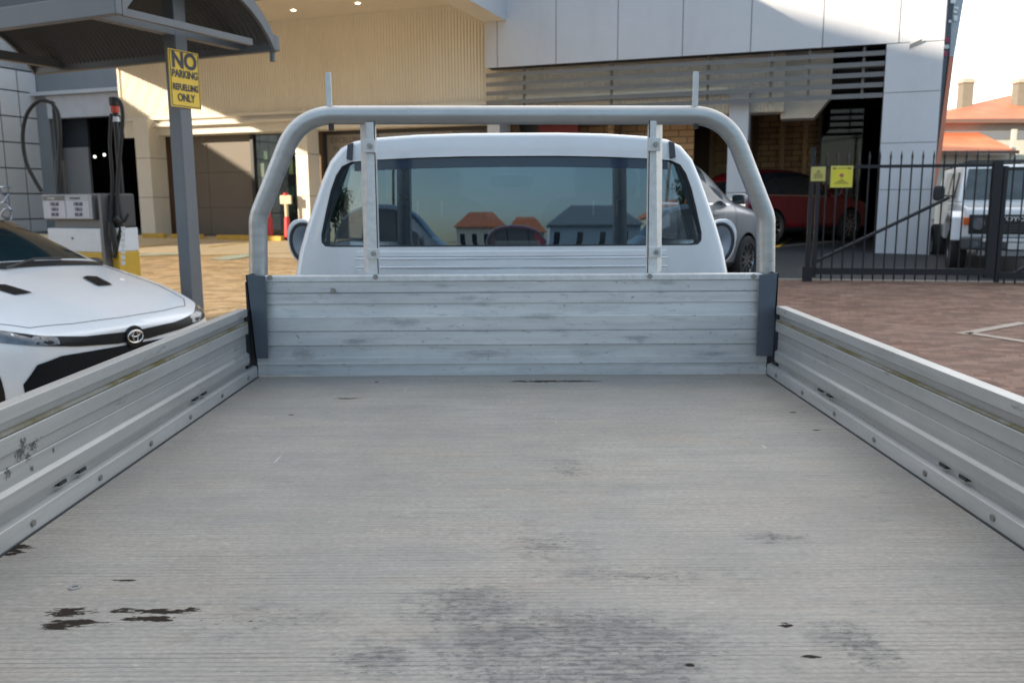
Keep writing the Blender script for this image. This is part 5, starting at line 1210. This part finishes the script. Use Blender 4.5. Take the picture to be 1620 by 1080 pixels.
for k, x in enumerate((x0_+.9, x0_+2.2, x0_+3.6)):
    wn = HS('window', lambda b: box(b, x, x+.7, -5.04, -5.005, vz0-1.05, vz0-.72), M('house_window', (.10, .12, .13), .1))
    HS('sill', lambda b: box(b, x-.05, x+.75, -5.10, -5.005, vz0-1.12, vz0-1.06), house_cr, wn)
for k in range(3):
    x = x1_-.1+k*1.2; HS('verandah_post', lambda b: box(b, x-.09, x+.09, -5.6, -5.42, 0, vz1-.1), house_cr)
hdg = M('hedge_leaf', (.05, .075, .03), .8, var=.4)

# ================================================================== ACROSS THE STREET (behind the camera; block added to shade the yard, rest shows in the rear window)
qd = Vector((-math.sin(SUN_AZ), -math.cos(SUN_AZ), 0)); pd = Vector((math.cos(SUN_AZ), -math.sin(SUN_AZ), 0))
bo = qd*36 + pd*(-11.2)  # invented block, set toward the sun to throw shade over the yard
blk = thing('shade_caster_block', 'unseen tall brown brick block added across the street to shade the yard', 'building', (bo.x, bo.y, 0), math.atan2(pd.y, pd.x))
BH = 4.9+(36+17.7)*math.tan(SUN_EL)
bw_m = M('brown_brickwork', (.26, .17, .12), .85, bump=.2)
P('wall', lambda b: extrude(b, [(0, 0, 0), (18, 0, 0), (18, 0, BH-1.2), (8, 0, BH-1.2), (2.5, 0, BH-.30), (0, 0, BH+.25)], (0, -14, 0), (0, 0, 0)), bw_m, blk, world=False)  # sloping top shapes the shadow edge on the fascia
P('parapet', lambda b: box(b, 8, 18.05, -.3, .06, BH-1.199, BH-1.1), M('worn_concrete', (.33, .31, .28), .85), blk, world=False)
for i in range(4):
    for j in range(5):
        P('window', lambda b: box(b, 2+i*4.2, 4.2+i*4.2, .002, .05, 2+j*3.2, 3.7+j*3.2), dark_glass, blk, world=False)
h2 = thing('red_roof_house', 'white house with a red tiled roof across the street, mirrored in the rear window', 'house', (4, -118, 0), 0)
P('wall', lambda b: box(b, -5, 5, -6, 0, 0, 2.3), house_cr, h2, world=False)
P('roof', lambda b: hip(b, -5.6, 5.6, -6.6, .6, 2.45, 4.6, -2.5, 2.5), orange, h2, world=False)
h3 = thing('pale_cottage', 'pale cottage with a grey roof across the street, right of the red one', 'house', (-30, -105, 0), 0)
P('wall', lambda b: box(b, -7, 7, -7, 0, 0, 2.7), house_cr, h3, world=False)
P('roof', lambda b: hip(b, -7.6, 7.6, -7.6, .6, 2.85, 4.9, -4, 4), grey_cl, h3, world=False)
for k, x in enumerate((-40, -12, 16)):
    t = thing('power_pole', 'timber power pole with a cross-arm beside the street', 'pole', (x, -40, 0), 0, 'power poles along the street')
    P('pole', lambda b: tube(b, [(0, 0, 0), (0, 0, 8)], [.16, .12], 12), brown, t, world=False, smooth=60)
    P('cross_arm', lambda b: box(b, -.06, .06, -1.1, 1.1, 7.3, 7.42), brown, t, world=False)
    if k < 2:
        for y in (-1, 0, 1): P('wire', lambda b: tube(b, [(28*j/12, y, 7.5-.9*math.sin(math.pi*j/12)) for j in range(13)], .02, 5), black_plastic, t, world=False)
def copy_tree(o, parent=None):
    c = o.copy(); COL.objects.link(c); c.parent = parent
    for ch in list(o.children): copy_tree(ch, c)
    return c
for (x, y, rz_, lab, src) in ((-3.6, -10, .02, 'silver wagon parked across the street, nearest the tray', sil_suv), (5.6, -10.5, math.pi, 'silver wagon parked across the street, pointing the other way', sil_suv), (-9.8, -13, .05, 'dark red wagon parked across the street beyond the silver one', red_suv), (.9, -17, 0, 'dark red wagon parked across the street in the middle of the row', red_suv), (12.5, -15, 0, 'dark red wagon parked across the street at the end of the row', red_suv)):
    c = copy_tree(src); c.location = (x, y, 0); c.rotation_euler = (0, 0, rz_); c['label'] = lab; c['group'] = 'wagons parked across the street'
for k, (x, y, w_, h_, rr, mt, mr) in enumerate(((-60, -95, 9, 3.0, 2.4, house_cr, grey_cl), (20, -100, 11, 3.0, 2.6, M('pale_blue_wall', (.35, .42, .50), .7), grey_cl), (-9, -125, 7, 3.2, 2.4, house_cr, orange), (48, -110, 12, 4.2, 2.6, house_cr, orange))):
    t = thing('street_house', ('long cream house with a grey roof, farthest left across the street', 'pale blue house with a grey roof across the street', 'narrow cream house with an orange roof across the street', 'large cream house with an orange roof, farthest right across the street')[k], 'house', (x, y, 0), 0)
    P('wall', lambda b: box(b, -w_, w_, -8, 0, 0, h_), mt, t, world=False)
    P('roof', lambda b: hip(b, -w_-.6, w_+.6, -8.6, .6, h_+.15, h_+rr, -w_*.5, w_*.5), mr, t, world=False)
    for j in range(4): P('window', lambda b: box(b, -w_+1+j*w_*.5, -w_+2.4+j*w_*.5, .002, .06, 1.0, 2.2), dark_glass, t, world=False)
lf = M('street_tree_leaf', (.05, .075, .035), .7, var=.5)
for k, (x, y, h_) in enumerate(((-34, -80, 8), (34, -78, 9))):
    t = thing('street_tree', ('bushy tree by the grey-roofed cottage across the street', 'taller tree across the street, before the large orange-roofed house')[k], 'tree', (x, y, 0), 0)
    P('trunk', lambda b: tube(b, [(0, 0, 0), (.1, 0, h_*.3), (0, .1, h_*.6)], [.22, .16, .08], 10), brown, t, world=False, smooth=60)
    def crown(b):
        rs = random.Random(k)
        for _ in range(1500):
            a = rs.uniform(0, 6.283); u_ = rs.uniform(-1, 1); r_ = (rs.random()**.4)*(1+.3*math.sin(3*a+k)+.2*math.sin(7*u_))
            c = Vector((math.cos(a)*math.sqrt(1-u_*u_)*r_*h_*.38, math.sin(a)*math.sqrt(1-u_*u_)*r_*h_*.38, h_*.64+u_*r_*h_*.34))
            d1 = Vector((rs.uniform(-1, 1), rs.uniform(-1, 1), rs.uniform(-1, 1))).normalized()*.22; d2 = d1.cross(Vector((rs.uniform(-1, 1), rs.uniform(-1, 1), rs.uniform(-1, 1)))).normalized()*.18
            quad(b, [c-d1, c-d2, c+d1, c+d2])
    P('crown', crown, lf, t, world=False)
